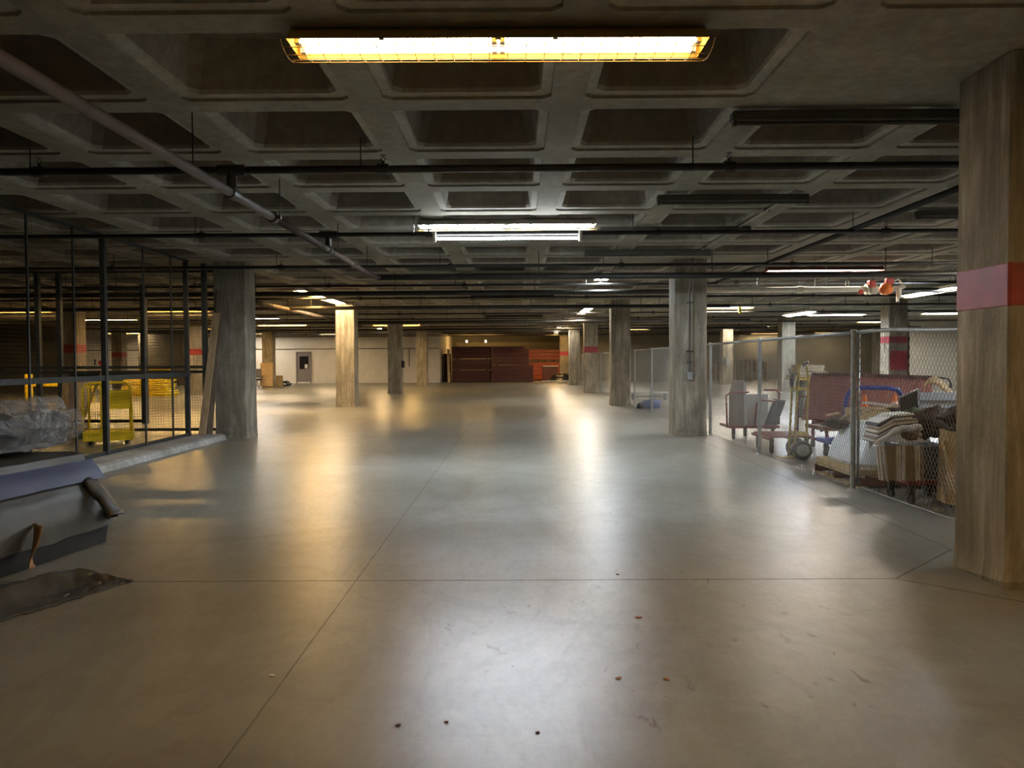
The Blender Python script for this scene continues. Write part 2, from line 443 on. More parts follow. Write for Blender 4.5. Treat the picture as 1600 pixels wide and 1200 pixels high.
def lx(kind, x0, x1, py, label, Y=None, Lm=2.44, **kw):
    hor = 563 + (800 - (x0 + x1) / 2) * .0058
    Y = Y or 1.86 * F_PX / (hor - py)
    c = at((x0 + x1) / 2, py, Y)
    return light(kind, c.x, Y, label, **kw)
lx('warm', 402, 480, 508, 'yellowish strip light left of the pale column, above the plywood sheet')
lx('amber', 582, 657, 508, 'orange strip light partly hidden by the column with the black box')
lx('neutral', 366, 420, 498, 'short looking white strip light just right of the large left column, upper one')
lx('neutral', 350, 411, 521, 'small white strip light right of the large left column, lower one')
lx('neutral', 1092, 1156, 480, 'white strip light peeping out right of the conduit column', Y=29)
lx('neutral', 1135, 1202, 512, 'white strip light above the far white lit column behind the fence', Y=46.3)
lx('near', 1176, 1219, 521, 'small amber strip light above the far box stacks')
lx('cool', 1267, 1347, 492, 'cool white strip light left of the far column with two red marks')
lx('neutral', 1346, 1410, 502, 'short white strip light touching the left edge of the column with two red marks', Y=41)
lx('cool', 1444, 1530, 490, 'white strip light running behind the large right column')
lx('neutral', 949, 1015, 514, 'thin white strip light behind the third right column')
lx('neutral', 1196, 1379, 425, 'long strip light with dark red housing above the red valves', Y=17.1, body='red_body', guard=False)
lx('amber', -27, 78, 486, 'amber strip light at the far left edge seen through the cage')
lx('amber', 130, 212, 500, 'amber strip light left of the near cage post')
lx('amber', 226, 321, 485, 'amber strip light seen through the cage next to its corner posts')
lx('warm', 160, 223, 519, 'warm strip light lighting the far white wall behind the cage', Y=50.5)
light('cool', 1.97, 18.2, 'dazzling cool white light end-on over the right of the aisle', ax='y', L=1.25)
light('neutral', 2.6, 28.5, 'end-on white strip light second in the right aisle row, nearer half', ax='y')
light('neutral', 2.6, 31.3, 'end-on white strip light second in the right aisle row, farther half', ax='y')
light('warm', 2.55, 38.6, 'end-on warm strip light third in the right aisle row', ax='y')
light('neutral', 2.45, 47.2, 'end-on warm strip light last in the right aisle row', ax='y')
light('amber', -5.72, 22.25, 'amber end-on strip light left of the pale column, nearer and left one', ax='y')
light('warm', -5.68, 24.75, 'amber end-on strip light touching the top of the pale column, right one', ax='y')
light('warm', -7.9, 46.5, 'tiny warm light just left of the black box column', ax='y', L=1.25)
light('cool', 9.45, 18.4, 'long cool light hung end-on right of the red valves', ax='y', z=3.0)
light('cool', 9.45, 26.9, 'cool light hung end-on above the hand truck', ax='y', z=3.0)
light('neutral', 26.0, 36.0, 'white strip light before the cream wall, behind the large right column')
light('near', 22.6, 57.5, 'amber strip light near the far tan wall')
for (x, y, l) in ((-3.85, 61.5, 'left of the two amber bulbs in the far recess'), (-2.4, 61.5, 'right of the two amber bulbs in the far recess')):
    t = thing('bulb_light', l, 'light bulb', (x, y, 2.98), group='bulbs in the far recess')
    MB().lathe((0, 0, 0), [(.0, -.09), (.05, -.07), (.065, -.02), (.045, .04), (.02, .07)], 10).build('bulb', E['bulb'], t, smooth=True)
    MB().lathe((0, 0, 0), [(.03, .06), (.03, .14), (.012, .16), (.012, .86)], 8).build('socket', M['dull'], t)
# extra bare lamp clamped on the second sprinkler pipe
t = thing('pipe_mounted_lamp', 'bare cool tube clamped under the pipe below the middle strip light', 'ceiling light', (-.12, 10.78, 3.135))
MB().tube([(-.99, 0, 0), (.99, 0, 0)], .017, 8).build('lamp_tube', E['pipe'], t, smooth=True)
for x in (-.98, .98):
    m_ = MB(); m_.box((x, .02, .03), (.045, .09, .14), bev=.008); m_.build('clamp', M['cream'], t)

# unlit fixtures
for i, (Y, l) in enumerate(((17.7, 'dark unlit strip fixture over the aisle, nearest of its row'), (23.6, 'dark unlit strip fixture over the aisle, second of its row'), (34.0, 'dark unlit strip fixture over the aisle, farthest of its row'))):
    r = light(None, -.13, Y, l, body='dull', group='unlit strip fixtures over the aisle', z=3.33)
def batten(X0, X1, Y, label, z=3.36):
    t = thing('batten_fixture', label, 'ceiling light', ((X0 + X1) / 2, Y, z), group='unlit battens on the ceiling'); L = X1 - X0
    MB().box((0, 0, .02), (L, .11, .085), bev=.012).build('housing', M['dull'], t)
    MB().tube([(-L / 2 + .05, -.02, -.035), (L / 2 - .05, -.02, -.035)], .016, 8).build('unlit_tube', M['dull'], t)
    e = MB()
    for s in (-1, 1): e.box((s * (L / 2 - .02), -.02, -.03), (.03, .05, .05))
    e.build('tube_socket', M['dull'], t)
batten(1.68, 3.45, 6.30, 'large dark unlit batten on the ceiling left of the near red-banded column')
batten(1.65, 3.42, 9.45, 'dark unlit batten with a pale conduit reaching its right end')
batten(1.2, 3.4, 11.7, 'dark unlit batten on the ceiling just before the second cross pipe')
batten(1.2, 3.4, 14.1, 'farthest dark unlit batten, close to the conduit column top')
batten(5.25, 7.0, 10.6, 'unlit batten with pale edge, cut off by the near red-banded column', z=3.37)

# ---------------------------------------------------------------- floor, ceiling, walls
f = MB(); f.box((0, 25, -.1), (100, 90, .2)); struct(f.build('floor', M['floor']))
def ceiling():
    b = MB(); pit = 1.5
    kx0, kx1, ky0, ky1 = -27, 22, -8, 41
    def octo(cx, cy, h, ch, z):
        return [(cx - h + ch, cy - h, z), (cx + h - ch, cy - h, z), (cx + h, cy - h + ch, z), (cx + h, cy + h - ch, z), (cx + h - ch, cy + h, z), (cx - h + ch, cy + h, z), (cx - h, cy + h - ch, z), (cx - h, cy - h + ch, z)]
    for i in range(kx0, kx1):
        for j in range(ky0, ky1):
            cx = CX + (i + .5) * pit; cy = CY + j * pit
            q = [(cx - .75, cy - .75, SOF), (cx + .75, cy - .75, SOF), (cx + .75, cy + .75, SOF), (cx - .75, cy + .75, SOF)]
            solid = (j % 7 == 0) and (i % 6 in (0, 5))
            if solid:
                b.cur = 0; b.add(q, [(0, 1, 2, 3)]); continue
            h = .625
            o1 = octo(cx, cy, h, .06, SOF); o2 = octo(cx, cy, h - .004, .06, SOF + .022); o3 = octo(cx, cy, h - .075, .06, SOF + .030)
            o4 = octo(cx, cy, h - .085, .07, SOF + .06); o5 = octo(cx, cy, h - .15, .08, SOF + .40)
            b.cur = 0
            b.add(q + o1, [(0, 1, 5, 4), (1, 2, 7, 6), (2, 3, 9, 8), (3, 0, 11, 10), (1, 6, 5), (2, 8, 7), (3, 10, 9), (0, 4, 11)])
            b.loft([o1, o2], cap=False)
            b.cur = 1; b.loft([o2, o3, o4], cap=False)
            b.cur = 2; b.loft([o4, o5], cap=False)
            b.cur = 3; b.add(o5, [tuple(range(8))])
    return b.build('ceiling', [M['ceil'], M['lip'], M['slope'], M['coffer']])
struct(ceiling())
H = 3.95
def wall(name, x0, x1, y0, y1, mat, z0=0, z1=H):
    o = MB().box(((x0 + x1) / 2, (y0 + y1) / 2, (z0 + z1) / 2), (x1 - x0, y1 - y0, z1 - z0)).build(name, M[mat]); return struct(o)
wall('wall_back_left', -40, -5.3, 55.0, 55.2, 'wallwhite')
wall('wall_recess_left', -5.5, -5.3, 55.2, 66, 'wallwhite')
wall('wall_recess_back', -5.5, 3.8, 66, 66.2, 'walltan')
wall('wall_recess_right', 3.8, 4.0, 59.4, 66, 'walltan')
wall('wall_back_right', 4.0, 37, 59.5, 59.7, 'walltan')
wall('wall_front_right', 21.6, 36, 44, 44.2, 'wallright')
wall('wall_dark_left', -40, -22.9, 41, 41.2, 'walldark')
wall('wall_left', -37.2, -37, -7, 55, 'walldark')
wall('wall_right', 36, 36.2, -7, 60, 'wallright')
wall('wall_behind', -37, 36, -7.2, -7, 'walldark') if False else wall('wall_behind', -37, 36, -9.0, -8.8, 'walldark')
wall('wall_partition', -24.2, -21.3, 51, 51.1, 'walldark')
# roll-up door in the recess, door in the white wall
b = MB()
for i in range(26):
    z = .02 + i * .105
    b.box((-.7, 65.96, z + .05), (8.2, .05, .095), bev=.02)
b.box((-.7, 65.9, 2.86), (8.6, .2, .25))
d2 = struct(b.build('door_2', M['rollup']))
dc = at(475, 575, 55); DW = .97
door = struct(MB().box((0, 0, 1.05), (DW - .1, .05, 2.08), bev=.01).build('door_1', M['door'])); door.location = (dc.x, 54.98, 0)
fr = MB()
for s in (-1, 1): fr.box((s * (DW / 2 - .0), -.02, 1.07), (.09, .12, 2.16))
fr.box((0, -.02, 2.13), (DW + .09, .12, .09)); fr.build('door_frame', M['door'], door)
MB().box((.02, -.03, 1.42), (.62, .03, .88)).build('door_window', M['glassdark'], door)
MB().box((.17, -.05, 1.17), (.20, .012, .28)).build('paper_notice', M['paper'], door)
MB().tube([(.40, -.03, 1.0), (.40, -.10, 1.0), (.28, -.10, 1.0)], .012, 6).build('door_handle', M['galv'], door)

# ---------------------------------------------------------------- columns
def column(cx, cy, label, band=None, bandmat='red', extra=None, base_rough=True):
    t = thing('concrete_column', label, 'column', (cx, cy, 0), group='concrete columns')
    b = MB(); h = .31; ch = .018
    rnd = random.Random(int(cx * 7 + cy * 13))
    loops = []
    for z in [0, .05, .12, .22, .6, 1.2, 1.9, 1.93, 2.6, SOF - .005]:
        e = 0 if z > .2 else (.2 - z) * .05
        l = []
        for x, y in ((-1, -1), (1, -1), (1, 1), (-1, 1)):
            a = (x * (h - ch + e), y * (h + e)); c = (x * (h + e), y * (h - ch + e))
            for p in ((a, c) if x * y < 0 else (c, a)):
                j = rnd.uniform(-.012, .012) if z < .2 else rnd.uniform(-.002, .002)
                l.append(Vector((p[0] + j, p[1] + j, z)))
        loops.append(l)
    b.loft(loops); b.build('shaft', M['col'], t)
    if band:
        for z0, z1, x0, x1 in band:
            q = MB(); e = .0035
            q.box(((x0 + x1) / 2, 0, (z0 + z1) / 2), (x1 - x0 + 2 * e, .62 + 2 * e, z1 - z0), bev=.016)
            q.build('painted_band', M[bandmat], t)
    return t
B = [(1.82, 2.12, -.31, .31)]
XR, XL, XLL, XRR = 3.39, -5.61, -14.72, 12.39
cR1 = column(XR + .07, CY + .04, 'large near concrete column with a red band at the right edge', B)
cR2 = column(XR, 15.93, 'concrete column with two conduits running down its face')
column(XR, 26.4, 'unbanded concrete column behind the conduit column, beside the fence')
column(XR, 36.9, 'right aisle column with a dark red band', B, 'crimson')
column(XR, 47.4, 'mottled greenish far column right of the panel stacks')
column(XR, 57.9, 'farthest right aisle column with a dark red band beside the orange panels', B, 'crimson')
column(XL, 15.93, 'large grey column at the corner of the dark cage, with boards leaning on it')
column(XL, 26.4, 'yellow lit column with two amber lights at its top')
cL3 = column(XL, 36.9, 'grey column with a black box on its side, in front of the white wall')
column(XL, 47.4, 'brownish far column before the right part of the white wall')
column(XLL, 26.4, 'column seen through the cage behind the tan boards, red band', B)
column(XLL, 36.9, 'red banded column seen between the cage corner posts', B)
column(XLL, 47.4, 'yellow lit far column behind the office chair')
column(-23.61, 47.4, 'dim far column with red band behind the near cage post', B)
column(XRR, 26.4, 'column behind the fence with a red stripe and a red square', [(1.98, 2.22, -.31, .31), (1.1, 1.75, -.28, .31)], 'crimson')
column(XRR, 36.9, 'bright lit column left of the hand truck behind the fence')
cRR = column(XRR, 47.4, 'far white lit column with small grey electric boxes')
column(21.39, 36.9, 'column behind the fence hidden by the large right column')
column(21.39, 47.4, 'farthest column in the fenced hall before the tan wall')

# conduits on the second right column
t = thing('conduit_run', 'two thin steel conduits and outlet box on a concrete column', 'conduit', (3.36, 15.59, 0))
for dx in (-.035, .035):
    MB().tube([(dx + .06, -.03, 3.42), (dx + .03, -.03, 3.0), (dx, -.028, 2.75), (dx, -.028, 1.24)], .012, 8).build('conduit', M['conduit'], t, smooth=True)
MB().box((0, -.035, 1.18), (.11, .06, .15), bev=.01).build('outlet_box', M['galv'], t)
k = MB()
for z in (2.6, 1.65, 1.45): k.box((0, -.03, z), (.14, .035, .025))
k.build('pipe_strap', M['dull'], t)
t = thing('ceiling_conduit', 'thin pale conduit along the ceiling from the batten towards the conduit column', 'conduit', (0, 0, 0))
MB().tube([(2.75, 9.45, 3.32), (3.05, 9.55, 3.36), (3.22, 9.9, 3.41), (3.24, 15.2, 3.41), (3.36, 15.5, 3.40)], .013, 6).build('conduit', M['conduit'], t, smooth=True)
q = MB()
for y in (10.4, 12.2, 13.8): q.box((3.235, y, 3.425), (.07, .03, .04))
q.build('pipe_strap', M['dull'], t)
# black box on the far left-row column
t = thing('switch_box', 'small black box on the right side of a far grey column', 'electrical box', (XL + .38, 36.7, 0))
MB().box((0, 0, 1.35), (.14, .2, .32), bev=.015).build('box', M['blackplastic'], t)
MB().tube([(0, .0, 1.5), (0, 0, 2.0), (-.04, .0, 2.1)], .012, 6).build('cable', M['blackplastic'], t)
t = thing('electrical_panel', 'two small grey electric boxes on the far lit column', 'electrical box', (XRR - .05, 47.02, 0))
MB().box((0, 0, 1.35), (.2, .1, .38), bev=.01).build('box', M['galv'], t)
MB().box((-.28, .0, 1.42), (.16, .1, .26), bev=.01).build('box', M['darkboard'], t)
MB().tube([(0, 0, 1.5), (0, 0, 2.6)], .015, 6).build('conduit', M['galv'], t)
# white wall trims
wp = at(639.5, 545, 55)
t = thing('wall_conduit', 'thin dark drop pipe on the white wall between two columns', 'conduit', (wp.x, 54.93, 0))
MB().tube([(0, 0, 1.1), (0, 0, 2.32), (-.0, 0, 2.36), (1.4, 0, 2.36)], .03, 6).build('pipe', M['dull'], t)
struct(MB().box((-22.7, 54.96, 2.36), (34.7, .05, .05)).build('trim_1', M['walldark']))
struct(MB().box((-22.7, 54.96, .05), (34.7, .05, .10)).build('trim_2', M['wallwhite']))

# ---------------------------------------------------------------- pipes
def ring_fitting(b, x, y, z, r):
    b.tube([(x - .05, y, z), (x + .05, y, z)], r * 1.45, 8)
def cross_pipe(i, Y, z, r, x0, x1, label):
    t = thing('sprinkler_pipe', label, 'pipe', (0, Y, z), group='sprinkler pipes crossing the hall')
    MB().tube([(x0, 0, 0), (x1, 0, 0)], r, 10 if i < 4 else 6).build('pipe', M['iron'], t, smooth=True)
    if True:
        xs = [-1.18 + 3.07 * k for k in range(-6, 7)]
        for x in xs:
            if not (x0 < x < x1): continue
            b = MB(); ring_fitting(b, x, 0, 0, r)
            b.tube([(x, 0, 0), (x, 0, r + .03)], .014, 6); b.tube([(x, 0, r + .03), (x - .02, 0, r + .055), (x, 0, r + .08), (x + .02, 0, r + .055), (x, 0, r + .03)], .004, 4)
            b.lathe((x, 0, r + .085), [(.026, 0), (.028, .004), (.0, .006)], 8)
            b.build('sprinkler_head', M['iron'], t)
        for k in range(-6, 7):
            x = -1.38 + 2.95 * k
            if not (x0 < x < x1): continue
            b = MB(); b.tube([(x, 0, r), (x, 0, SOF - z + .03)], .006 if i < 3 else .009, 5)
            b.tube([(x, -r * 1.15, -r * .5), (x, -r * 1.2, r * .3), (x, 0, r * 1.6), (x, r * 1.2, r * .3), (x, r * 1.15, -r * .5), (x, 0, -r * 1.15), (x, -r * 1.15, -r * .5)], .004, 4)
            b.build('hanger', M['iron'], t)
    return t
Y0, DY = 7.16, 3.66
for i in range(14):
    cross_pipe(i, Y0 + i * DY, 3.205, .034 if i == 0 else .030, -22, 20 if i in (0, 1, 2, 6) else (16 if i % 2 else 22), 'black sprinkler pipe crossing under the ceiling, ' + ORD[i] + ' of them from the front')
for i, (Y, x0, x1, l) in enumerate(((14.4, -2.5, 14, 'thick black cross main starting at the elbow of the long rusty pipe'), (17.8, -20, 16, 'thick black cross main behind the first cross main'), (22.6, -20, 6, 'thick dark cross main near the pale column top'), (31.0, -20, 9, 'farther dark cross main under the ceiling'), (38.5, -20, 12, 'farthest dark cross main under the ceiling'))):
    t = thing('water_main', l, 'pipe', (0, Y, 3.0), group='thick cross mains')
    MB().tube([(x0, 0, 0), (x1, 0, 0)], .055, 10).build('pipe', M['iron'], t, smooth=True)
    if True:
        for k in range(-6, 5):
            x = k * 3.1 + .4
            if x0 < x < x1: MB().tube([(x, 0, .05), (x, 0, SOF - 3.0 + .02)], .008, 5).build('hanger', M['iron'], t)
# long rusty main on the left with drops from the cross pipes
t = thing('rusty_main_pipe', 'long rusty pipe running from the upper left into the hall', 'pipe', (-2.53, 0, 3.0))
MB().tube([(0, -6, 0), (0, 8.35, 0)], .042, 14).build('pipe', M['rust'], t, smooth=True)
MB().tube([(0, 8.35, 0), (0, 14.25, 0), (.04, 14.36, 0), (.12, 14.4, 0)], .040, 14).build('pipe', M['rust'], t, smooth=True)
for y in (8.35, 12.4):
    b = MB(); b.tube([(0, y - .04, 0), (0, y + .04, 0)], .060, 12); b.box((.06, y, .0), (.05, .05, .04)); b.build('coupling', M['rust'], t)
for Y in (Y0, Y0 + DY):
    b = MB(); b.tube([(0, Y, .05), (0, Y, .20)], .045, 10); b.tube([(-.12, Y, .205), (.12, Y, .205)], .05, 10); b.tube([(0, Y - .07, 0), (0, Y + .07, 0)], .055, 12)
    b.build('drop_fitting', M['iron'], t)
for y in (3.4, 6.3, 8.6, 11.4, 13.6):
    MB().tube([(.0, y, .06), (0, y, .46)], .006, 5).build('hanger', M['iron'], t)
t = thing('side_main_pipe', 'pale yellow lit pipe running away left of the amber lights', 'pipe', (-6.45, 0, 2.97))
MB().tube([(0, 18.0, 0), (0, 33, 0)], .06, 10).build('pipe', M['rust'], t, smooth=True)
for y in (19.5, 23, 27): MB().tube([(0, y, .05), (0, y, .48)], .008, 5).build('hanger', M['iron'], t)
t = thing('right_main_pipe', 'dark pipe running away from beside the near banded column', 'pipe', (4.55, 0, 3.24))
MB().tube([(0, 6.9, 0), (0, 22, 0)], .035, 10).build('pipe', M['iron'], t, smooth=True)
b = MB(); b.tube([(0, 7.5, 0), (0, 7.8, 0)], .055, 10); b.build('coupling', M['iron'], t)
# white pipe with red valves
vy = 16.1
p0, p1 = at(1100, 449, vy), at(1352, 452, vy)
t = thing('standpipe', 'thick pale pipe hung across the fenced store', 'pipe', (0, vy, p1.z))
MB().tube([(p0.x, 0, 0), (p1.x, 0, 0)], .055, 12).build('pipe', M['pvc'], t, smooth=True)
for px in (1183, 1291, 1250):
    x = at(px, 450, vy).x; MB().tube([(x, 0, .05), (x, 0, SOF - p1.z + .02)], .008, 5).build('hanger', M['galv'], t)
b = MB(); b.tube([(at(1245, 450, vy).x, 0, 0), (at(1254, 450, vy).x, 0, 0)], .072, 12); b.build('coupling', M['cream'], t)
v = thing('valve_assembly', 'red and cream fire valves at the end of the pale pipe', 'valve', (p1.x, vy, p1.z))
b = MB()
for x in (.02, .10, .34, .44): b.lathe((x, 0, 0), [(.11, -.012), (.11, .012)], 14, 'X')
b.tube([(0, 0, 0), (.14, 0, 0)], .07, 12)
b.lathe((.18, 0, .0), [(.03, -.10), (.085, -.05), (.09, .04), (.04, .1)], 12); b.build('flange', M['cream'], v, smooth='auto')
MB().box((.10, -.05, .10), (.13, .16, .14), bev=.02).build('valve_box', M['valvered'], v)
MB().lathe((.40, -.03, .0), [(.03, -.12), (.11, -.08), (.13, 0), (.10, .08), (.03, .12)], 14).build('valve_body', M['coneorange'], v, smooth=True)
MB().box((.48, .0, .16), (.16, .12, .12), bev=.02).build('valve_box', M['valvered'], v)
b = MB(); b.tube([(.50, 0, 0), (.66, -.06, .02), (.74, -.08, .06)], .05, 10); b.lathe((.64, -.06, -.08), [(.05, -.1), (.05, .1)], 10); b.lathe((.62, -.06, -.2), [(.03, -.06), (.03, .06)], 8)
b.tube([(.56, 0, .15), (.66, 0, .2), (.72, 0, .12)], .018, 6); b.build('pipe_elbow', M['cream'], v)
MB().box((-.10, -.02, -.05), (.09, .09, .11), bev=.02).build('gauge', M['valvered'], v)
MB().tube([(.72, -.08, .08), (1.1, .6, .12), (1.25, 2.0, .13)], .03, 8).build('pipe', M['conduit'], v)
MB().tube([(-.36 + .035 * math.cos(a), 0, .12 + .07 * math.sin(a)) for a in [i * math.pi / 5 for i in range(11)]], .009, 5).build('wire_loop', M['cream'], v)
# yellow bracket by the light right of the conduit column
c = at(1156, 483, 28.6)
tag(MB().box((0, 0, 0), (.08, .08, .30), bev=.01).build('lamp_bracket', M['yellow'], origin=None), 'short yellow bracket hanging at the end of a white strip light', 'bracket').location = c

# ---------------------------------------------------------------- dark wire cage on the left
XC = -6.2; ZT = 3.40
def wire_mesh(b, a, c, z0, z1, step=.05, r=.0016):
    a, c = Vector(a), Vector(c); L = (c - a).length; d = (c - a) / L; n = int(L / step)
    for i in range(n + 1):
        p = a + d * (i * L / n); b.tube([(p.x, p.y, z0), (p.x, p.y, z1)], r, 3, False)
    m = int((z1 - z0) / step)
    for j in range(m + 1):
        z = z0 + j * (z1 - z0) / m
        b.tube([(a.x, a.y, z), (c.x, c.y, z)], r, 3, False)
cg = thing('wire_cage_wall', 'tall dark wire mesh cage wall running along the left side', 'cage', (0, 0, 0), group='dark cage walls')
for y in (8.9, 12.0, 15.0): MB().box((XC, y, (ZT + .112) / 2), (.075, .075, ZT - .112)).build('post', M['cage'], cg)
MB().bar((XC, 6.0, 1.27), (XC, 15.1, 1.27), .05, .075).build('rail', M['cage'], cg)
MB().bar((XC, 6.0, ZT), (XC, 15.1, ZT), .05, .05).build('rail', M['cage'], cg)
MB().bar((XC, 6.0, .14), (XC, 15.1, .14), .04, .05).build('rail', M['cage'], cg)
for y in (10.1, 11.15, 13.25, 14.3, 9.4): MB().box((XC + .02, y, (ZT + .1) / 2), (.022, .03, ZT - .1)).build('stiffener', M['cage'], cg)
b = MB(); wire_mesh(b, (XC + .03, 6.0, 0), (XC + .03, 15.0, 0), .12, ZT); b.build('wire_mesh', M['cagewire'], cg, fix=False)
cx_ = thing('wire_cage_wall', 'dark wire mesh cage wall crossing behind the yellow cart', 'cage', (0, 0, 0), group='dark cage walls')
YC = 16.6
for x in (-6.03, -9.5, -9.95): MB().box((x, YC if x < -7 else 15.45, ZT / 2), (.09, .09, ZT)).build('post', M['cage'], cx_)
for z in (1.30, 1.40, ZT - .02, .1): MB().bar((-16, YC, z), (-6.1, YC, z), .05, .06 if z < 2 else .05).build('rail', M['cage'], cx_)
b = MB(); wire_mesh(b, (-16, YC, 0), (-6.1, YC, 0), .1, ZT, .055); b.build('wire_mesh', M['cagewire'], cx_, fix=False)
cf = thing('wire_cage_wall', 'farther dark cage panel with one stout post behind the yellow cart', 'cage', (0, 0, 0), group='dark cage walls')
MB().box((-9.15, 19.6, 1.7), (.13, .13, 3.4)).build('post', M['cage'], cf)
for z in (.06, 1.2, 3.3): MB().bar((-11.0, 19.6, z), (-9.1, 19.6, z), .06, .07).build('rail', M['cage'], cf)
b = MB(); wire_mesh(b, (-11.0, 19.6, 0), (-9.1, 19.6, 0), .1, 3.3, .06); b.build('wire_mesh', M['cagewire'], cf, fix=False)
# kerb
k = MB(); rnd = random.Random(3); loops = []
for i in range(41):
    y = 6.0 + i * (9.36 / 40); j = rnd.uniform(-.02, .02)
    loops.append([Vector(p) for p in ((-6.5, y, 0), (-6.5, y, .11), (-5.72 + j, y, .11 + j * .2), (-5.66 + j, y, .09), (-5.62 + j * .7, y, .0))])
k.loft(loops); tag(k.build('concrete_kerb', M['kerb']), 'low pale concrete kerb along the foot of the dark cage', 'kerb')
# boards leaning on the column
def board(a, c, w_, th, mat, name, label, cat, group=None, up=None):
    o = MB().bar(a, c, w_, th, up).build(name, M[mat]); return tag(o, label, cat, group)
board((-6.02, 15.2, .12), (-5.82, 15.50, 2.45), .13, .03, 'wood', 'timber_plank', 'pale timber plank leaning against the left column, nearer one', 'plank', 'planks leaning on the left column', (0, 1, 0))
board((-5.97, 15.36, .0), (-5.74, 15.58, 2.9), .14, .025, 'woodbrown', 'timber_plank', 'taller brown plank leaning on the left column behind the pale one', 'plank', 'planks leaning on the left column', (0, 1, 0))
def lean(name, pxs, Y, dy, th, mat, label, group):
    fr_ = [at(pxs[0][0], pxs[0][1], Y), at(pxs[1][0], pxs[1][1], Y), at(pxs[2][0], pxs[2][1], Y + dy), at(pxs[3][0], pxs[3][1], Y + dy)]
    for p in fr_[:2]: p.z = .0
    o = MB().loft([fr_, [p + Vector((0, th, 0)) for p in fr_]]).build(name, M[mat]); return tag(o, label, 'board', group)
lean('plywood_board', [(92, 684), (106, 684), (112, 592), (98, 590)], 15.7, .5, .02, 'wood', 'tan plywood board standing against the cage, wider one', 'tan boards in the cage')
lean('plywood_board', [(103, 684), (113, 684), (115, 598), (108, 598)], 15.6, .5, .02, 'cardpale', 'narrow tan board beside the wider one in the cage', 'tan boards in the cage')
board((-8.74, 15.7, .0), (-8.55, 16.5, 1.38), .05, .04, 'olive', 'timber_pole', 'greenish yellow pole leaning beside the tan boards', 'pole', None, (0, 1, 0))
tag(MB().box((-8.62, 15.9, .08), (.42, .34, .16), bev=.02).build('grey_crate', M['dull']), 'low dark grey block on the floor beside the tan boards', 'crate')

# yellow panel cart in the cage
g = gnd(130, 697); g2 = gnd(204, 690)
t = thing('panel_cart', 'yellow panel cart with tall hoop rails inside the cage', 'cart', (g.x, g.y, 0), math.atan2(g2.y - g.y, g2.x - g.x) * .4)
W_, D_, Hh = .80, .62, 1.13
b = MB(); b.box((W_ / 2, .03, .16), (W_, .03, .17)); b.box((W_ / 2, D_, .16), (W_, .03, .17)); b.box((0.01, D_ / 2, .16), (.03, D_, .17)); b.box((W_, D_ / 2, .16), (.03, D_, .17)); b.box((W_ / 2, D_ / 2, .215), (W_, D_, .02))
b.build('deck', M['yellow'], t)
def hoop(x0, x1, y, r=.019, h=Hh): return [(x0, y, .22), (x0, y, h - .12), (x0 + .04, y, h - .04), (x0 + .12, y, h), (x1 - .12, y, h), (x1 - .04, y, h - .04), (x1, y, h - .12), (x1, y, .22)]
MB().tube(hoop(.0, W_, .03), .02, 8).build('hoop_rail', M['yellow'], t, smooth=True)
MB().tube([(.30, .03, .22), (.30, .03, Hh)], .018, 8).build('hoop_rail', M['yellow'], t, smooth=True)
MB().tube(hoop(.05, W_ - .05, D_), .02, 8).build('hoop_rail', M['yellow'], t, smooth=True)
MB().box((.56, .05, .82), (.46, .012, .34)).build('guard_plate', M['yellow'], t)
for x in (.1, W_ - .1):
    for y in (.12, D_ - .1):
        b = MB(); b.tube([(x - .02, y, .05), (x + .02, y, .05)], .05, 10); b.build('wheel', M['rubber'], t)
# yellow railings stacked beyond, yellow stand
def ypile(c, n, L, label, group, base=0):
    for i in range(n):
        t_ = thing('yellow_barrier', label % ORD[i], 'barrier', (c[0] + random.uniform(-.1, .1), c[1], base + .046 + i * .096), random.uniform(-.3, .3), group)
        b = MB(); b.tube([(-L / 2, 0, 0), (L / 2, 0, 0)], .030, 6); b.tube([(-L / 2, .9, 0), (L / 2, .9, 0)], .030, 6)
        b.build('rail', M['yellow'], t_)
        for k_ in range(4): MB().tube([(-L / 2 + k_ * L / 3, 0, 0), (-L / 2 + k_ * L / 3, .9, 0)], .047, 6).build('rung', M['yellow'], t_)
yc = gnd(228, 620)
ypile((yc.x, yc.y), 8, 1.9, 'yellow steel barrier in the stack behind the cage, %s from the floor', 'stacked yellow barriers')
tb = gnd(217, 606)
t = thing('work_table', 'long dark table behind the yellow barrier stack', 'table', (tb.x, tb.y + 2.0, 0))
MB().box((0, 0, .98), (3.6, .8, .06)).build('table_top', M['dull'], t)
for sx in (-1, 1):
    for sy in (-1, 1): MB().box((sx * 1.7, sy * .35, .475), (.06, .06, .95)).build('leg', M['dull'], t)
for i in range(2):
    tag(MB().bar((tb.x - .9 + i * .1, tb.y + 1.8 + i * .3, 1.05 + .0 * i), (tb.x + 1.0, tb.y + 1.9 + i * .3, 1.05), .1, .08).build('yellow_beam', M['yellow']), 'yellow beam lying on the far dark table, %s one' % ('front', 'rear')[i], 'beam', 'yellow beams on the far table')
yb = gnd(46, 628)
t = thing('yellow_gantry', 'yellow stand with post and crossbeam at the far left behind the cage', 'stand', (yb.x, yb.y, 0))
MB().box((0, 0, .55), (.22, .22, 1.1), bev=.02).build('post', M['yellow'], t)
MB().box((.36, .0, 1.0), (.10, .1, .2)).build('cap', M['yellow'], t)
MB().box((.95, .1, .66), (1.7, .1, .12)).build('crossbeam', M['yellow'], t)
MB().box((1.45, .2, .34), (.5, .3, .52), bev=.03).build('motor_box', M['olive'], t)
yb = gnd(146, 627)
t = thing('yellow_stand', 'low yellow frame standing far behind the yellow cart', 'stand', (yb.x, yb.y, 0))
MB().box((0, 0, .56), (.7, .08, .08)).build('crossbeam', M['yellow'], t)
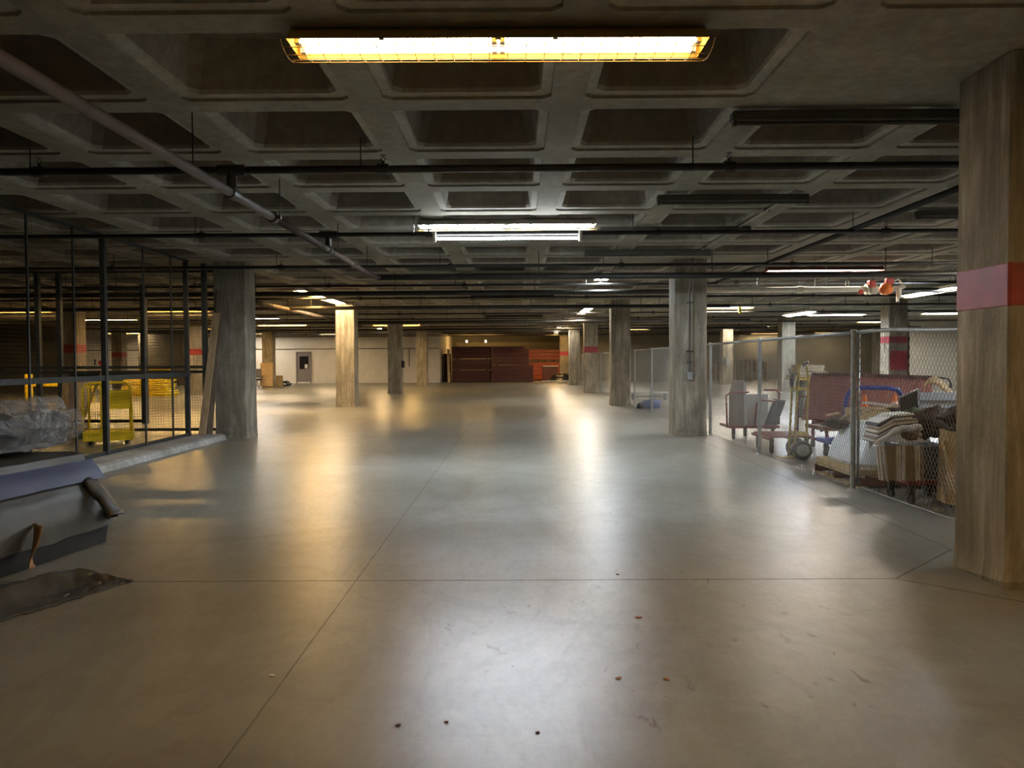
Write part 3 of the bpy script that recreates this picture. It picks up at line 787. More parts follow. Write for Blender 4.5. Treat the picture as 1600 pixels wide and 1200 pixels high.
for x in (-.3, 0, .3): MB().box((x, 0, .26), (.08, .08, .52)).build('leg', M['yellow'], t)
sg = at(157, 567, 54.97)
tag(MB().lathe((0, 0, 0), [(.16, -.02), (.16, .02)], 16, 'Y').build('red_sign', M['signred']), 'small round red sign on the far lit wall behind the cage', 'sign').location = sg
sg = at(148.5, 566, 54.97)
tag(MB().box((0, 0, 0), (.12, .05, .4)).build('wall_plate', M['darkboard']), 'narrow dark plate left of the red sign on the far wall', 'plate').location = sg

# ---------------------------------------------------------------- chain link fence
def chain(b, a, c, z0, zf, w_=.054, h_=.086, r=.0016, hexa=False):
    a, c = Vector(a), Vector(c); L = (c - a).length; d = (c - a) / L; nrm = Vector((-d.y, d.x, 0))
    n = int(L / (w_ / 2)); st = L / n
    for i in range(n):
        u0, u1 = i * st, (i + 1) * st + .002
        top = zf((i + .5) / n); m = int((top - z0) / (h_ / 2)); dz = (top - z0) / m
        pts = []
        for j in range(m + 1):
            u = (u0 - .001) if (j + i) % 2 else u1; z = z0 + j * dz; off = .002 * (1 if (j + i) % 2 else -1)
            p = a + d * u + nrm * off
            if hexa:
                pts.append((p.x, p.y, z - dz * .13)); pts.append((p.x, p.y, z + dz * .13))
            else: pts.append((p.x, p.y, z))
        b.tube(pts, r * (1.35 if hexa else 1), 3, False)
XF = 3.80
fn = thing('chain_link_fence', 'galvanised chain link fence running back along the right side', 'fence', (0, 0, 0), group='chain link fencing')
ys = [9.06, 12.55, 15.75, 19.2, 22.6, 25.9, 29.3, 32.7, 36.5, 39.9, 43.3, 46.7]
for y in ys:
    b = MB(); b.tube([(XF, y, 0), (XF, y, 1.80)], .030, 12); b.lathe((XF, y, 1.80), [(.036, 0), (.034, .02), (.0, .03)], 10)
    b.build('post', M['galv'], fn, smooth='auto')
    if y < 20: MB().lathe((XF, y, 0), [(.065, 0), (.055, .012), (.03, .03)], 12).build('post_collar', M['kerb'], fn)
for i in range(len(ys) - 1):
    a, c = ys[i], ys[i + 1]
    MB().tube([(XF, a, 1.79), (XF, c, 1.79)], .021, 8).build('top_rail', M['galv'], fn, smooth=True)
    b = MB()
    if i < 5: chain(b, (XF - .03, a, 0), (XF - .03, c, 0), .03, lambda s: 1.785, hexa=i < 1)
    else: chain(b, (XF - .03, a, 0), (XF - .03, c, 0), .03, lambda s: 1.785, w_=.10, h_=.14, r=.0014)
    b.build('chain_link_mesh', M['galvwire'], fn, fix=False)
b = MB(); b.tube([(XF + .01, 9.0, .04), (XF + .02, 20, .03)], .004, 4); b.build('tension_wire', M['galvwire'], fn)
ga, gb = Vector((XF + .045, 9.03, 0)), Vector((4.12, 5.7, 0))
gt = thing('chain_link_gate', 'near chain link panel between fence post and the red-banded column', 'fence', (0, 0, 0), group='chain link fencing')
def zt(s): return 1.795 - .05 * s + .012 * math.sin(s * 9)
b = MB(); b.tube([(ga.x, ga.y, .06), (ga.x, ga.y, 1.80)], .016, 10); b.build('post', M['galv'], gt, smooth=True)
b = MB(); b.tube([ga.lerp(gb, s / 10) + Vector((0, 0, zt(s / 10))) for s in range(11)], .022, 10); b.build('top_rail', M['galv'], gt, smooth=True)
b = MB(); b.tube([ga.lerp(gb, s / 12) + Vector((.0, 0, .06 - .035 * math.sin(s / 12 * 3.1))) for s in range(13)], .005, 5); b.build('tension_wire', M['galvwire'], gt)
b = MB(); chain(b, ga, gb, .05, lambda s: zt(s) - .01, hexa=True); b.build('chain_link_mesh', M['galvwire'], gt, fix=False)
b = MB()
for s in (.03, .2, .38, .55, .72):
    p = ga.lerp(gb, s) + Vector((0, 0, zt(s))); b.tube([p + Vector((.026 * math.cos(q) * .3, -.026 * math.cos(q), .026 * math.sin(q))) for q in [i * math.pi / 4 for i in range(9)]], .003, 4)
b.build('tie_wire', M['galvwire'], gt)

# ---------------------------------------------------------------- left foreground: sheet bundle, wrapped pack, plastic on the floor
from mathutils import noise as mn
def nz(p, s=1.0, seed=0.0): return mn.noise(Vector((p[0] * s + seed, p[1] * s + seed * .7, p[2] * s - seed)))
def ax_shift(Y): return (Y - 6.65) * .15
def sec_loft(name, pts, mat, parent, Yf, Yn, amp=.012, n=26, seed=1, ragged=.0, closed=True, sc_=4, sub=3):
    P = []
    for i in range(len(pts) - (0 if closed else 1)):
        a, c = Vector(pts[i]), Vector(pts[(i + 1) % len(pts)])
        for k_ in range(sub): P.append(a.lerp(c, k_ / sub))
    if not closed: P.append(Vector(pts[-1]))
    loops = []
    for i in range(n + 1):
        l = []
        for q in P:
            Y = Yf + (Yn - Yf) * i / n
            if i == 0: Y += ragged * nz((q.x, q.y, 0), 9, seed)
            p = Vector((q.x + ax_shift(Y), Y, q.y))
            d = nz(p, sc_, seed) * amp
            p.x += d; p.z = max(.004, p.z + nz(p, sc_, seed + 9) * amp)
            l.append(p)
        loops.append(l)
    b = MB(); b.loft(loops, cap=closed, closed=closed)
    return b.build(name, M[mat], parent, smooth='auto')
sb = thing('sheet_bundle', 'long bundle of grey and violet-blue vinyl sheets at the left edge, torn at its end', 'bundle', (0, 0, 0))
sec_loft('base_sheet', [(-3.44, .005), (-3.41, .20), (-4.7, .22), (-4.7, .005)], 'blackvinyl', sb, 6.62, 3.0, .012, seed=2)
sec_loft('grey_sheet', [(-3.385, .155), (-3.40, .30), (-3.455, .45), (-3.52, .53), (-3.61, .675), (-3.635, .74), (-3.75, .75), (-4.75, .75), (-4.75, .155)], 'greyvinyl', sb, 6.66, 3.0, .018, seed=5, ragged=.05)
o = sec_loft('blue_sheet', [(-3.50, .53), (-3.545, .60), (-3.60, .672), (-3.595, .69), (-3.53, .61), (-3.485, .535)], 'bluevinyl', sb, 6.70, 3.0, .010, seed=5)
b = MB()   # torn flap curling off the far end
def flap(u, v):
    a = at(150, 748, 6.62).lerp(at(196, 803, 6.50), u); c = at(131, 756, 6.45).lerp(at(172, 812, 6.40), u)
    p = a.lerp(c, v); p.y -= .07 * math.sin(v * math.pi); p.z += .035 * math.sin(v * math.pi) * (1 - .3 * u)
    p.x += .012 * nz(p, 12, 3); p.z += .012 * nz(p, 14, 8); return p
b.grid(14, 10, flap); o = b.build('torn_flap', M['greyvinyl'], sb, smooth=True)
s = o.modifiers.new('s', 'SOLIDIFY'); s.thickness = .006
b = MB()
def flap2(u, v):
    p = at(140, 765, 6.60).lerp(at(186, 806, 6.52), u).lerp(at(158, 800, 6.6).lerp(at(165, 812, 6.6), u), v); p.z += .01 * nz(p, 10, 5); return p
b.grid(8, 6, flap2); o = b.build('flap_opening_shade', M['blackvinyl'], sb, smooth=True)  # black sheet put in for the shade in the opening under the flap
o.modifiers.new('s', 'SOLIDIFY').thickness = .006
b = MB()
def bluef(u, v):
    p = at(146, 742, 6.68).lerp(at(174, 775, 6.68), u).lerp(at(140, 750, 6.66).lerp(at(165, 785, 6.66), u), v); return p
b.grid(5, 3, bluef); o = b.build('blue_corner', M['bluevinyl'], sb, smooth=True)
o.modifiers.new('s', 'SOLIDIFY').thickness = .006
b = MB()   # brown torn paper
def scrap(u, v):
    wdt = .055 * (1 - u) ** .7 + .006
    p = at(60, 820, 5.75).lerp(at(55, 888, 5.62), u); p.x += (v - .5) * wdt * 2.1 + .02 * math.sin(u * 5); p.y += -.05 * math.sin(u * 3.1) + .05 * math.cos(v * 3.1); return p
b.grid(10, 5, scrap); o = b.build('brown_paper_scrap', M['brownpaper'], sb, smooth=True)
o.modifiers.new('s', 'SOLIDIFY').thickness = .004

wpk = thing('wrapped_package', 'dark slate package in crumpled clear plastic on top of the sheet bundle', 'package', (0, 0, 0))
def pack(pts, mat, name, amp, seed, sc_=4, Yf=7.1, sub=3, n=26, sh=.0):
    P = []
    for i in range(len(pts)):
        a, c = Vector(pts[i]), Vector(pts[(i + 1) % len(pts)])
        for k_ in range(sub): P.append(a.lerp(c, k_ / sub))
    loops = []
    for i in range(n + 1):
        Y = Yf - (Yf - 3.4) * i / n; e = 1.0
        l = []
        for q in P:
            p = Vector((q.x + sh * (Y - 7.1), Y + (.05 * nz((q.x, q.y, 0), 8, seed) if i == 0 else 0), q.y))
            d = nz(p, sc_, seed); dd = nz(p, sc_ * 2.6, seed + 4)
            p.x += (d + dd * .5) * amp; p.z += (nz(p, sc_, seed + 7) + abs(dd) * .6) * amp; l.append(p)
        loops.append(l)
    return MB().loft(loops).build(name, M[mat], wpk, smooth='auto')
pack([(-4.02, .83), (-3.96, .95), (-4.02, 1.05), (-4.12, 1.075), (-4.85, 1.08), (-4.85, .82)], 'darkpack', 'package_body', .008, 3)
pack([(-4.0, .80), (-3.90, .94), (-3.99, 1.08), (-4.14, 1.14), (-4.5, 1.15), (-4.9, 1.10), (-4.9, .80)], 'film', 'plastic_film', .055, 6, 5, Yf=7.18, sub=5, n=50)
pack([(-4.02, .775), (-3.97, .79), (-4.03, .83), (-4.85, .83), (-4.85, .745)], 'hazy', 'lower_film', .03, 11, 5, Yf=7.05, sub=4, n=40)
b = MB()
def ridge(u, v):
    p = Vector((-4.10 - .55 * u, 7.15 - 1.4 * u, 1.08)); p += Vector((-.25 * (v - .2), .1 * v, .13 * math.sin(v * 3.14) * (1 - .5 * u)))
    p.z += .03 * nz(p, 9, 2); p.x += .03 * nz(p, 8, 6); return p
b.grid(24, 12, ridge); o = b.build('film_crest', M['film'], wpk, smooth=True); o.modifiers.new('s', 'SOLIDIFY').thickness = .002

tp = gnd(207, 909); nl = gnd(-40, 985); bl = gnd(-60, 930); bt = gnd(125, 893)
b = MB()
def sheet(u, v):   # u from tip to left, v front to back
    fr_ = tp.lerp(nl, u); bk = tp.lerp(bt, min(1, u * 2.2)) if u < .4545 else bt.lerp(bl + Vector((-.3, -.2, 0)), (u - .4545) / .5455)
    p = fr_.lerp(bk, v)
    p.x += .03 * nz((u * 6, v * 6, 0), 2.5, 1) * (1 if 0 < u < 1 else 0); p.y += .03 * nz((u * 6, v * 6, 3), 3, 2)
    r_ = math.exp(-((v - .45 - .12 * math.sin(u * 5)) / .16) ** 2) * .10 * min(1, u * 2.4)
    p.z = .005 + r_ + .035 * abs(nz((u * 9, v * 5, 1), .8, 4)) * min(1, u * 3) * (1 if 0 < v < 1 else .3)
    return p
b.grid(60, 24, sheet); o = b.build('plastic_sheet', M['sheet'], smooth=True)
o.modifiers.new('s', 'SOLIDIFY').thickness = .003
tag(o, 'dark crumpled plastic sheet lying on the floor at the left edge below the bundle', 'plastic sheet')

# ---------------------------------------------------------------- fenced store on the right
def pboard(name, pxs, Y, th, mat, parent=None):
    Ys = Y if isinstance(Y, (list, tuple)) else [Y] * len(pxs)
    fr_ = [at(x, y, q) for (x, y), q in zip(pxs, Ys)]
    n_ = (fr_[1] - fr_[0]).cross(fr_[2] - fr_[0]).normalized()
    if n_.y < 0: n_ = -n_
    return MB().loft([fr_, [p + n_ * th for p in fr_]]).build(name, M[mat] if isinstance(mat, str) else mat, parent)
def caster(x, y, parent, z1=.2, r=.055):
    b = MB(); b.tube([(x - .018, y, r), (x + .018, y, r)], r, 12); b.build('wheel', M['rubber'], parent)
    b = MB(); b.box((x, y, (r + z1) / 2 + .02), (.055, .06, z1 - r)); b.build('caster_fork', M['blackplastic'], parent)
def lump(c, r, mat, name, seed, parent=None, sub=14, amp=.35, flat=None):
    b = MB(); n, m = sub, sub; vs = []; fs = []
    c = Vector(c); r = Vector(r)
    for i in range(m + 1):
        th = math.pi * i / m
        for j in range(n):
            ph = 2 * math.pi * j / n; d = Vector((math.sin(th) * math.cos(ph), math.sin(th) * math.sin(ph), math.cos(th)))
            k_ = 1 + amp * nz(d, 1.7, seed) + amp * .5 * nz(d, 4.2, seed + 3)
            p = Vector((d.x * r.x, d.y * r.y, d.z * r.z)) * k_ + c
            if flat is not None: p.z = max(flat, p.z)
            vs.append(p)
    for i in range(m):
        for j in range(n): fs.append((i * n + j, (i + 1) * n + j, (i + 1) * n + (j + 1) % n, i * n + (j + 1) % n))
    b.add(vs, fs); return b.build(name, M[mat], parent, smooth='auto')

# panel cart with boards (15 m)
t = thing('panel_cart', 'maroon framed panel cart loaded with brown and grey boards behind the fence', 'cart', (0, 0, 0))
a = at(1139, 668, 15.0); e_ = at(1216, 674, 15.0)
MB().box(((a.x + e_.x) / 2, 15.3, .23), (e_.x - a.x, .75, .05)).build('deck', M['maroontube'], t)
def hoop3(x, y0, y1, h=.95): return [(x, y0, .24), (x, y0, h - .07), (x + .02, y0 + .05, h), (x + .02, y1 - .05, h), (x, y1, h - .07), (x, y1, .24)]
l0 = at(1136, 613, 14.95)
MB().tube([(l0.x, 14.93, .22), (l0.x - .02, 14.93, .82), (l0.x + .06, 14.93, .88), (l0.x + .40, 14.93, .88)], .02, 8).build('push_handle', M['maroontube'], t, smooth=True)
l1 = at(1184, 626, 14.7)
MB().tube([(l1.x, 14.9, .22), (l1.x, 14.75, .68), (l1.x + .05, 14.75, .74), (l1.x + .33, 14.75, .72), (l1.x + .36, 14.8, .64)], .02, 8).build('push_handle', M['maroontube'], t, smooth=True)
l2 = at(1216, 615, 15.7)
MB().tube([(l2.x, 15.65, .22), (l2.x, 15.65, .83), (l2.x - .05, 15.65, .89), (l2.x - .30, 15.65, .89)], .02, 8).build('push_handle', M['maroontube'], t, smooth=True)
for px, y in ((1146, 15.0), (1164, 15.55), (1187, 14.95), (1207, 15.55)):
    caster(at(px, 680, y).x, y, t)
tag(pboard('board', [(1139, 664), (1163, 669), (1163, 594), (1146, 594), (1140, 613)], 15.05, .03, 'cardpale'), 'tall brown board with clipped corner on the panel cart', 'board', 'boards on the panel cart')
tag(pboard('board', [(1164, 669), (1167, 669), (1166, 598), (1162, 596)], 15.0, .25, 'greyboard'), 'pale narrow board edge beside the brown board on the panel cart', 'board', 'boards on the panel cart')
tag(pboard('board', [(1168, 668), (1200, 668), (1200, 616), (1166, 616)], 15.25, .03, 'greyboard'), 'light grey board in the middle of the panel cart', 'board', 'boards on the panel cart')
tag(pboard('board', [(1193, 670), (1212, 671), (1228, 626), (1210, 624)], [15.0, 15.0, 14.9, 14.9], .05, 'darkboard'), 'dark grey board tilted outwards at the right of the panel cart', 'board', 'boards on the panel cart')
# flatbed with slats
t = thing('slatted_cart', 'low maroon slatted platform cart left of the hand truck', 'cart', (0, 0, 0))
a, e_ = at(1193, 690, 12.9), at(1262, 690, 12.9); zc = .27
for i in range(5):
    MB().bar((a.x, 12.6 + i * .2, zc), (e_.x, 12.65 + i * .2, zc), .06, .03).build('slat', M['maroontube'], t)
b = MB()
for x in (a.x, e_.x, (a.x + e_.x) / 2): b.bar((x, 12.55, zc - .03), (x, 13.5, zc - .03), .04, .04)
b.build('frame', M['maroontube'], t)
for x in (a.x + .06, e_.x - .1):
    for y in (12.68, 13.38): caster(x, y, t, .23)
hx = at(1248, 626, 13.4).x
MB().tube([(hx, 13.45, .27), (hx, 13.45, .80), (hx + .05, 13.45, .87), (hx + .35, 13.45, .87), (hx + .4, 13.45, .8), (hx + .4, 13.45, .27)], .022, 8).build('push_handle', M['maroontube'], t, smooth=True)
# hand truck
HY = 11.95
t = thing('hand_truck', 'worn yellow hand truck with black wheels behind the fence', 'hand truck', (0, 0, 0))
def pp(*q): return [at(x, y, HY + (d if d else 0)) for x, y, d in q]
MB().tube(pp((1232, 713, -.05), (1236, 640, 0), (1238, 592, .05), (1240, 578, .05), (1247, 571, .02), (1256, 569, 0)), .018, 8).build('upright', M['olive'], t, smooth=True)
MB().tube(pp((1240, 716, -.15), (1244, 640, -.05), (1247, 600, .0), (1249, 572, .02)), .018, 8).build('upright', M['olive'], t, smooth=True)
MB().tube(pp((1259, 706, .25), (1261, 660, .3), (1263, 590, .35), (1260, 572, .3)), .018, 8).build('upright', M['olive'], t, smooth=True)
for y, th in ((607, .05), (677, .07), (590, .03)):
    p = pp((1236, y, 0), (1262, y + 1, .3)); MB().bar(p[0], p[1], .03, th).build('cross_brace', M['olive'], t)
p = pp((1254, 571, 0), (1263, 565, -.05)); MB().tube(p, .022, 8).build('handle_grip', M['blackplastic'], t)
p = pp((1239, 584, -.03), (1238, 592, -.05), (1237, 606, -.03)); MB().tube(p, [.025, .042, .02], 8).build('hand_guard', M['blackplastic'], t)
for px, py, dy, r in ((1253, 707, -.12, .145), (1243, 700, .32, .145)):
    c = at(px, py, HY + dy); c.z = r
    b = MB(); b.lathe(c, [(r * .62, -.045), (r * .9, -.045), (r, -.025), (r, .025), (r * .9, .045), (r * .62, .045)], 20, 'Y'); wh = b.build('wheel', M['rubber'], t, smooth='auto')
    MB().lathe(c, [(.02, -.075), (.04, -.06), (r * .25, -.05), (r * .55, -.052), (r * .64, -.047), (r * .64, .047), (.02, .06)], 14, 'Y').build('wheel_hub', M['greyboard'], wh)
a = gnd(1232, 716); MB().box((a.x + .0, a.y + .02, .012), (.28, .20, .018)).build('toe_plate', M['olive'], t)
pg = gnd(1223, 716)
tag(MB().box((0, 0, .004), (.24, .18, .006), .5).build('paper_sheet', M['paper']), 'white sheet of paper on the floor at the foot of the hand truck', 'paper').location = (pg.x, pg.y, 0)

# big red-brown panels lying on a stand
t = thing('panel_trolley', 'low trolley carrying the large red-brown panels', 'trolley', (0, 0, 0))
a, e_ = at(1275, 670, 13.2), at(1440, 670, 13.2)
MB().box(((a.x + e_.x) / 2, 13.3, .36), (e_.x - a.x, .8, .06)).build('deck', M['woodred'], t)
for x in (a.x + .1, e_.x - .1):
    for y in (13.0, 13.6): MB().tube([(x, y, .08), (x, y, .40)], .03, 8).build('leg', M['maroontube'], t); 
for x in (a.x + .1, e_.x - .1):
    for y in (13.0, 13.6): MB().tube([(x - .02, y, .06), (x + .02, y, .06)], .06, 10).build('wheel', M['rubber'], t)
for i, (q, Y0_, l) in enumerate((
    ([(1270, 661), (1455, 655), (1457, 588), (1284, 583)], 13.25, 'rear red-brown panel of the tilted pair behind the fence'),
    ([(1254, 655), (1440, 652), (1452, 589), (1269, 583)], 13.05, 'large front red-brown panel tilted behind the fence'))):
    o = pboard('wall_panel', q, [Y0_, Y0_, Y0_ + .22, Y0_ + .22], .06, 'brick'); tag(o, l, 'panel', 'large red-brown panels')
    pboard('edge_strip', [(q[3][0], q[3][1] - 1), (q[2][0], q[2][1] - 1), (q[2][0], q[2][1] + 3), (q[3][0], q[3][1] + 3)], Y0_ + .19, .05, 'maroon', o)
# grey stack behind
c = at(1268, 572, 20)
t = thing('lumber_stack', 'stack of grey boards far behind the hand truck', 'stack of boards', (c.x, 20.4, 0))
for i in range(4): MB().box((.05 * (i % 2), 0, 1.05 + i * .085), (.75 - .05 * i, .7, .07)).build('board', M['woodgrey'], t)
MB().box((0, 0, .99), (.85, .7, .05)).build('table_top', M['olive'], t)
MB().box((-.12, 0, .48), (.07, .5, .97)).build('leg', M['dull'], t)

# pallet with white bale
def pallet(x, y, lx, ly, rz, label, group=None, z=0):
    t = thing('wooden_pallet', label, 'pallet', (x, y, z), rz, group)
    for i in range(7): MB().box((0, -ly / 2 + .05 + i * (ly - .1) / 6, .125), (lx, .095, .018)).build('deck_board', M['wood'], t)
    for sx in (-1, 0, 1): MB().box((sx * (lx / 2 - .03), 0, .068), (.045, ly, .09)).build('stringer', M['woodred'], t)
    for i in range(3): MB().box((0, -ly / 2 + .06 + i * (ly - .12) / 2, .011), (lx, .095, .02)).build('bottom_board', M['wood'], t)
    return t
pc = Vector((4.47, 9.90, 0))
pallet(pc.x, pc.y, 1.35, 1.1, math.pi / 2, 'wooden pallet under the white wrapped bale next to the fence post')
osb = MB(); osb.box((pc.x, pc.y, .175), (1.06, 1.28, .08), bev=.01); tag(osb.build('chipboard_tray', M['card']), 'tan board tray between the pallet and the white bale', 'board')
b = MB(); loops = []
prof = [(.0, .50, .60), (.04, .52, .62), (.2, .47, .58), (.36, .40, .50), (.46, .34, .42), (.50, .24, .30)]
for z, hx_, hy_ in prof:
    l = []
    for k_ in range(32):
        a = 2 * math.pi * k_ / 32; cx_2 = abs(math.cos(a)) ** .45 * (1 if math.cos(a) > 0 else -1); sy_ = abs(math.sin(a)) ** .45 * (1 if math.sin(a) > 0 else -1)
        p = Vector((pc.x + .03 + cx_2 * hx_, pc.y + sy_ * hy_, .218 + z)); d = 1 + .05 * nz(p, 5, 2) + .03 * nz(p, 13, 5)
        l.append(Vector((pc.x + (p.x - pc.x) * d, pc.y + (p.y - pc.y) * d, p.z)))
    loops.append(l)
b.loft(loops); tag(b.build('wrapped_bale', M['whiteplastic'], smooth='auto'), 'white plastic wrapped bale on the pallet behind the fence post', 'bale')
# debris on the bale: sticks and scraps
for i in range(9):
    x0 = at(1296 + i * 6, 662, 10.1); q = Vector((x0.x + random.uniform(-.05, .05), 10.0 + random.uniform(-.2, .25), .745 + random.uniform(0, .05)))
    e2 = q + Vector((random.uniform(.12, .3), random.uniform(-.1, .1), random.uniform(.02, .11)))
    o = MB().bar(q, e2, random.uniform(.02, .05), .02).build('wood_scrap', M['woodgrey' if i % 2 else 'wood'])
    tag(o, 'broken wood scrap heaped on top of the white bale', 'wood scrap', 'wood scraps on the white bale')
tag(lump(at(1308, 660, 10.15), (.16, .14, .07), 'junk', 'debris_heap', 4), 'brown heap of debris at the left on top of the white bale', 'debris')
# blue hoop cart with cones
t = thing('hoop_cart', 'cart with thick blue hoop handle behind the white bale', 'cart', (0, 0, 0))
BY = 11.4
MB().tube([at(x, y, BY) for x, y in ((1321, 690), (1321, 640), (1323, 620), (1330, 609), (1345, 606), (1385, 606), (1403, 609), (1410, 620), (1412, 640), (1412, 690))], .033, 10).build('push_handle', M['bluetube'], t, smooth=True)
a, e_ = at(1320, 690, BY), at(1413, 690, BY)
MB().box(((a.x + e_.x) / 2, BY + .5, .25), (e_.x - a.x + .05, 1.05, .06)).build('deck', M['bluetube'], t)
for x in (a.x + .08, e_.x - .08):
    for y in (BY + .08, BY + .9): caster(x, y, t, .22)
bx0, bx1 = at(1334, 640, 11.0), at(1409, 640, 11.0)
o = thing('wooden_crate', 'brown open crate full of scraps under the blue hoop handle', 'crate', (0, 0, 0))
MB().box(((bx0.x + bx1.x) / 2, 11.1, .42), (bx1.x - bx0.x, .44, .78), bev=.01).build('body', M['card'], o)
MB().bar(at(1334, 638, 10.86), at(1410, 635, 10.86), .03, .02).build('rim_strip', M['wood'], o)
tag(lump(at(1398, 639, 10.95) + Vector((0, 0, -.02)), (.13, .12, .07), 'junk', 'debris_heap', 7), 'dark scraps heaped at the right end of the brown crate', 'debris')
for px, l in ((1351, 'orange traffic cone with white collar seen inside the blue hoop, left one'), (1398, 'orange cone at the right inside the blue hoop')):
    c = at(px, 616, 11.75); zb = .28
    t = thing('traffic_cone', l, 'cone', (c.x, 11.75, zb), group='orange cones on the blue cart')
    hh = c.z - zb
    MB().lathe((0, 0, 0), [(.14, .03), (.125, .05), (.022, hh), (.012, hh)], 16).build('cone', M['coneorange'], t, smooth='auto')
    MB().box((0, 0, .015), (.34, .34, .03), bev=.01).build('base', M['coneorange'], t)
    MB().lathe((0, 0, 0), [(.054 + .005, hh * .66), (.030 + .010, hh * .84)], 16).build('collar', M['paper'], t)
board(at(1355, 629, 10.95), at(1403, 635, 10.95), .04, .035, 'cream', 'white_rail', 'short white rail lying across the crate under the blue hoop', 'rail')
# silver trays and dark face
t = thing('storage_crate', 'large brown box under the steel trays, mostly hidden by the heap', 'crate', (0, 0, 0))
MB().box((5.7, 9.4, .41), (1.1, .8, .82), bev=.01).build('body', M['junk'], t)
t = thing('steel_locker', 'steel locker lying on its side with dark open end and ribbed bright flank', 'locker', (0, 0, 0))
a = at(1406, 622, 9.25); 
pboard('dark_panel', [(1407, 650), (1437, 652), (1434, 609), (1406, 622)], [9.2, 9.15, 9.15, 9.2], .05, 'darkboard', t)
MB().bar(at(1405, 621, 9.15), at(1435, 608, 9.1), .03, .015).build('frame_edge', M['steel'], t)
MB().bar(at(1435, 607, 9.1), at(1438, 652, 9.12), .02, .02).build('frame_edge', M['steel'], t)
x0, x1 = at(1437, 620, 9.15).x, at(1530, 620, 9.15).x
for i, (ya, yb_) in enumerate(((613, 625), (626, 637), (638, 648))):
    pboard('side_rib', [(1437, yb_), (1530, yb_ + 1), (1530, ya), (1437, ya)], [9.13, 9.13, 9.17, 9.17], .45, 'steel', t)
# curved cardboard and wire on top
b = MB()
pts_ = [(1447, 600), (1452, 592), (1460, 589), (1468, 592), (1478, 603), (1487, 613)]
def cc(u, v):
    k_ = u * (len(pts_) - 1); i = min(int(k_), len(pts_) - 2); f_ = k_ - i
    x = pts_[i][0] * (1 - f_) + pts_[i + 1][0] * f_; y = pts_[i][1] * (1 - f_) + pts_[i + 1][1] * f_
    return at(x - 6 * v * (1 - u), y + 10 * v, 9.45 - .25 * v)
b.grid(16, 3, cc); o = b.build('cardboard_strip', M['card'], smooth=True); o.modifiers.new('s', 'SOLIDIFY').thickness = .012
tag(o, 'curled tan cardboard strip on top of the steel locker', 'cardboard')
tag(MB().tube([at(x, y, 9.5) for x, y in ((1455, 590), (1468, 590), (1482, 592), (1486, 600), (1485, 606))], .012, 6).build('black_cable', M['blackplastic'], smooth=True), 'thin black cable bent over the curled cardboard', 'cable')

# cart with upright slats
t = thing('waste_cart', 'grey cart on wheels packed with upright boards behind the fence', 'cart', (0, 0, 0))
cxl, cxr = 3.98, 4.52; cy0, cy1 = 8.15, 8.75
MB().box(((cxl + cxr) / 2, (cy0 + cy1) / 2, .23), (cxr - cxl, cy1 - cy0, .05)).build('deck', M['maroontube'], t)
MB().box(((cxl + cxr) / 2, (cy0 + cy1) / 2, .42), (cxr - cxl - .05, cy1 - cy0 - .05, .34)).build('bin', M['darkboard'], t)
for x in (cxl + .07, cxr - .07):
    for y in (cy0 + .08, cy1 - .08): caster(x, y, t, .2)
i = 0
for px, w_, mt in ((1371, 3, 'paleboard'), (1376, 3, 'paleboard'), (1382, 3, 'paleboard'), (1392, 14, 'cardpale'), (1402, 3, 'paleboard'), (1406, 3, 'paleboard'), (1412, 3, 'paleboard'), (1421, 12, 'cardpale'), (1431, 3, 'paleboard'), (1436, 3, 'paleboard'), (1441, 4, 'cardpale')):
    tl = 5 if px < 1385 else 1
    o = pboard('upright_board', [(px - w_ / 2 + tl, 750 + (i % 3)), (px + w_ / 2 + tl, 751 + (i % 3)), (px + w_ / 2, 697), (px - w_ / 2, 697)], [8.06, 8.06, 8.02, 8.02], .02 + .01 * (i % 2), mt)
    kind_ = 'wide brown' if mt == 'cardpale' else 'narrow pale'
    tag(o, kind_ + ' board upright on the waste cart, ' + ORD[i] + ' from the left', 'board', 'upright boards on the waste cart'); i += 1
# sheets folded on top of the cart
HEAP = [('paleboard', 'pale'), ('cardpale', 'brown'), ('paleboard', 'pale'), ('junk', 'dark'), ('cream', 'cream'), ('cardpale', 'brown'), ('cream', 'cream'), ('darkboard', 'black'), ('paper', 'white')]
for i, (mt, cn) in enumerate(HEAP):
    Yb = 8.22 + .02 * i; xl = 1364 + (i * 37 % 7) + i * .8; xr = 1441 - (i * 53 % 11) - i * .8; yl = 690 - 3.6 * i; yr = 669 - 2.9 * i; xm = xl + (xr - xl) * .45; ym = (yl + yr) / 2 - 5.5
    q = [(xl, yl), (xl + 4, yl + 2.6), (xm, ym + 2.9), (xr, yr + 2.6), (xr, yr), (xm, ym)]
    fr_ = [at(x, y, Yb) for x, y in q]; bk = [p + Vector((.02, .34, .0)) for p in fr_]
    o = MB().loft([fr_, bk]).build('folded_sheet', M[mt]); tag(o, cn + ' sheet in the heap on the waste cart, ' + ORD[i] + ' from the bottom', 'sheet', 'sheets heaped on the waste cart')
tag(pboard('display_board', [(1358, 700), (1359, 702), (1374, 680), (1400, 660), (1402, 652), (1357, 652)], 8.75, .012, 'paper'), 'thin white board standing behind the heap of sheets', 'board')
b = MB()
def rag(u, v):
    p = at(1364 + 74 * u, 690 - 26 * math.sin(u * 1.9) + 8 * v, 8.10 + .06 * v); p.y -= .05 * math.sin(v * 3.1); p.z += .03 * nz(p, 9, 3); p.y += .04 * nz(p, 11, 6); return p
b.grid(30, 8, rag); o = b.build('white_rag', M['whiteplastic'], smooth=True); o.modifiers.new('s', 'SOLIDIFY').thickness = .006
tag(o, 'crumpled white plastic draped over the waste cart heap', 'plastic sheet')
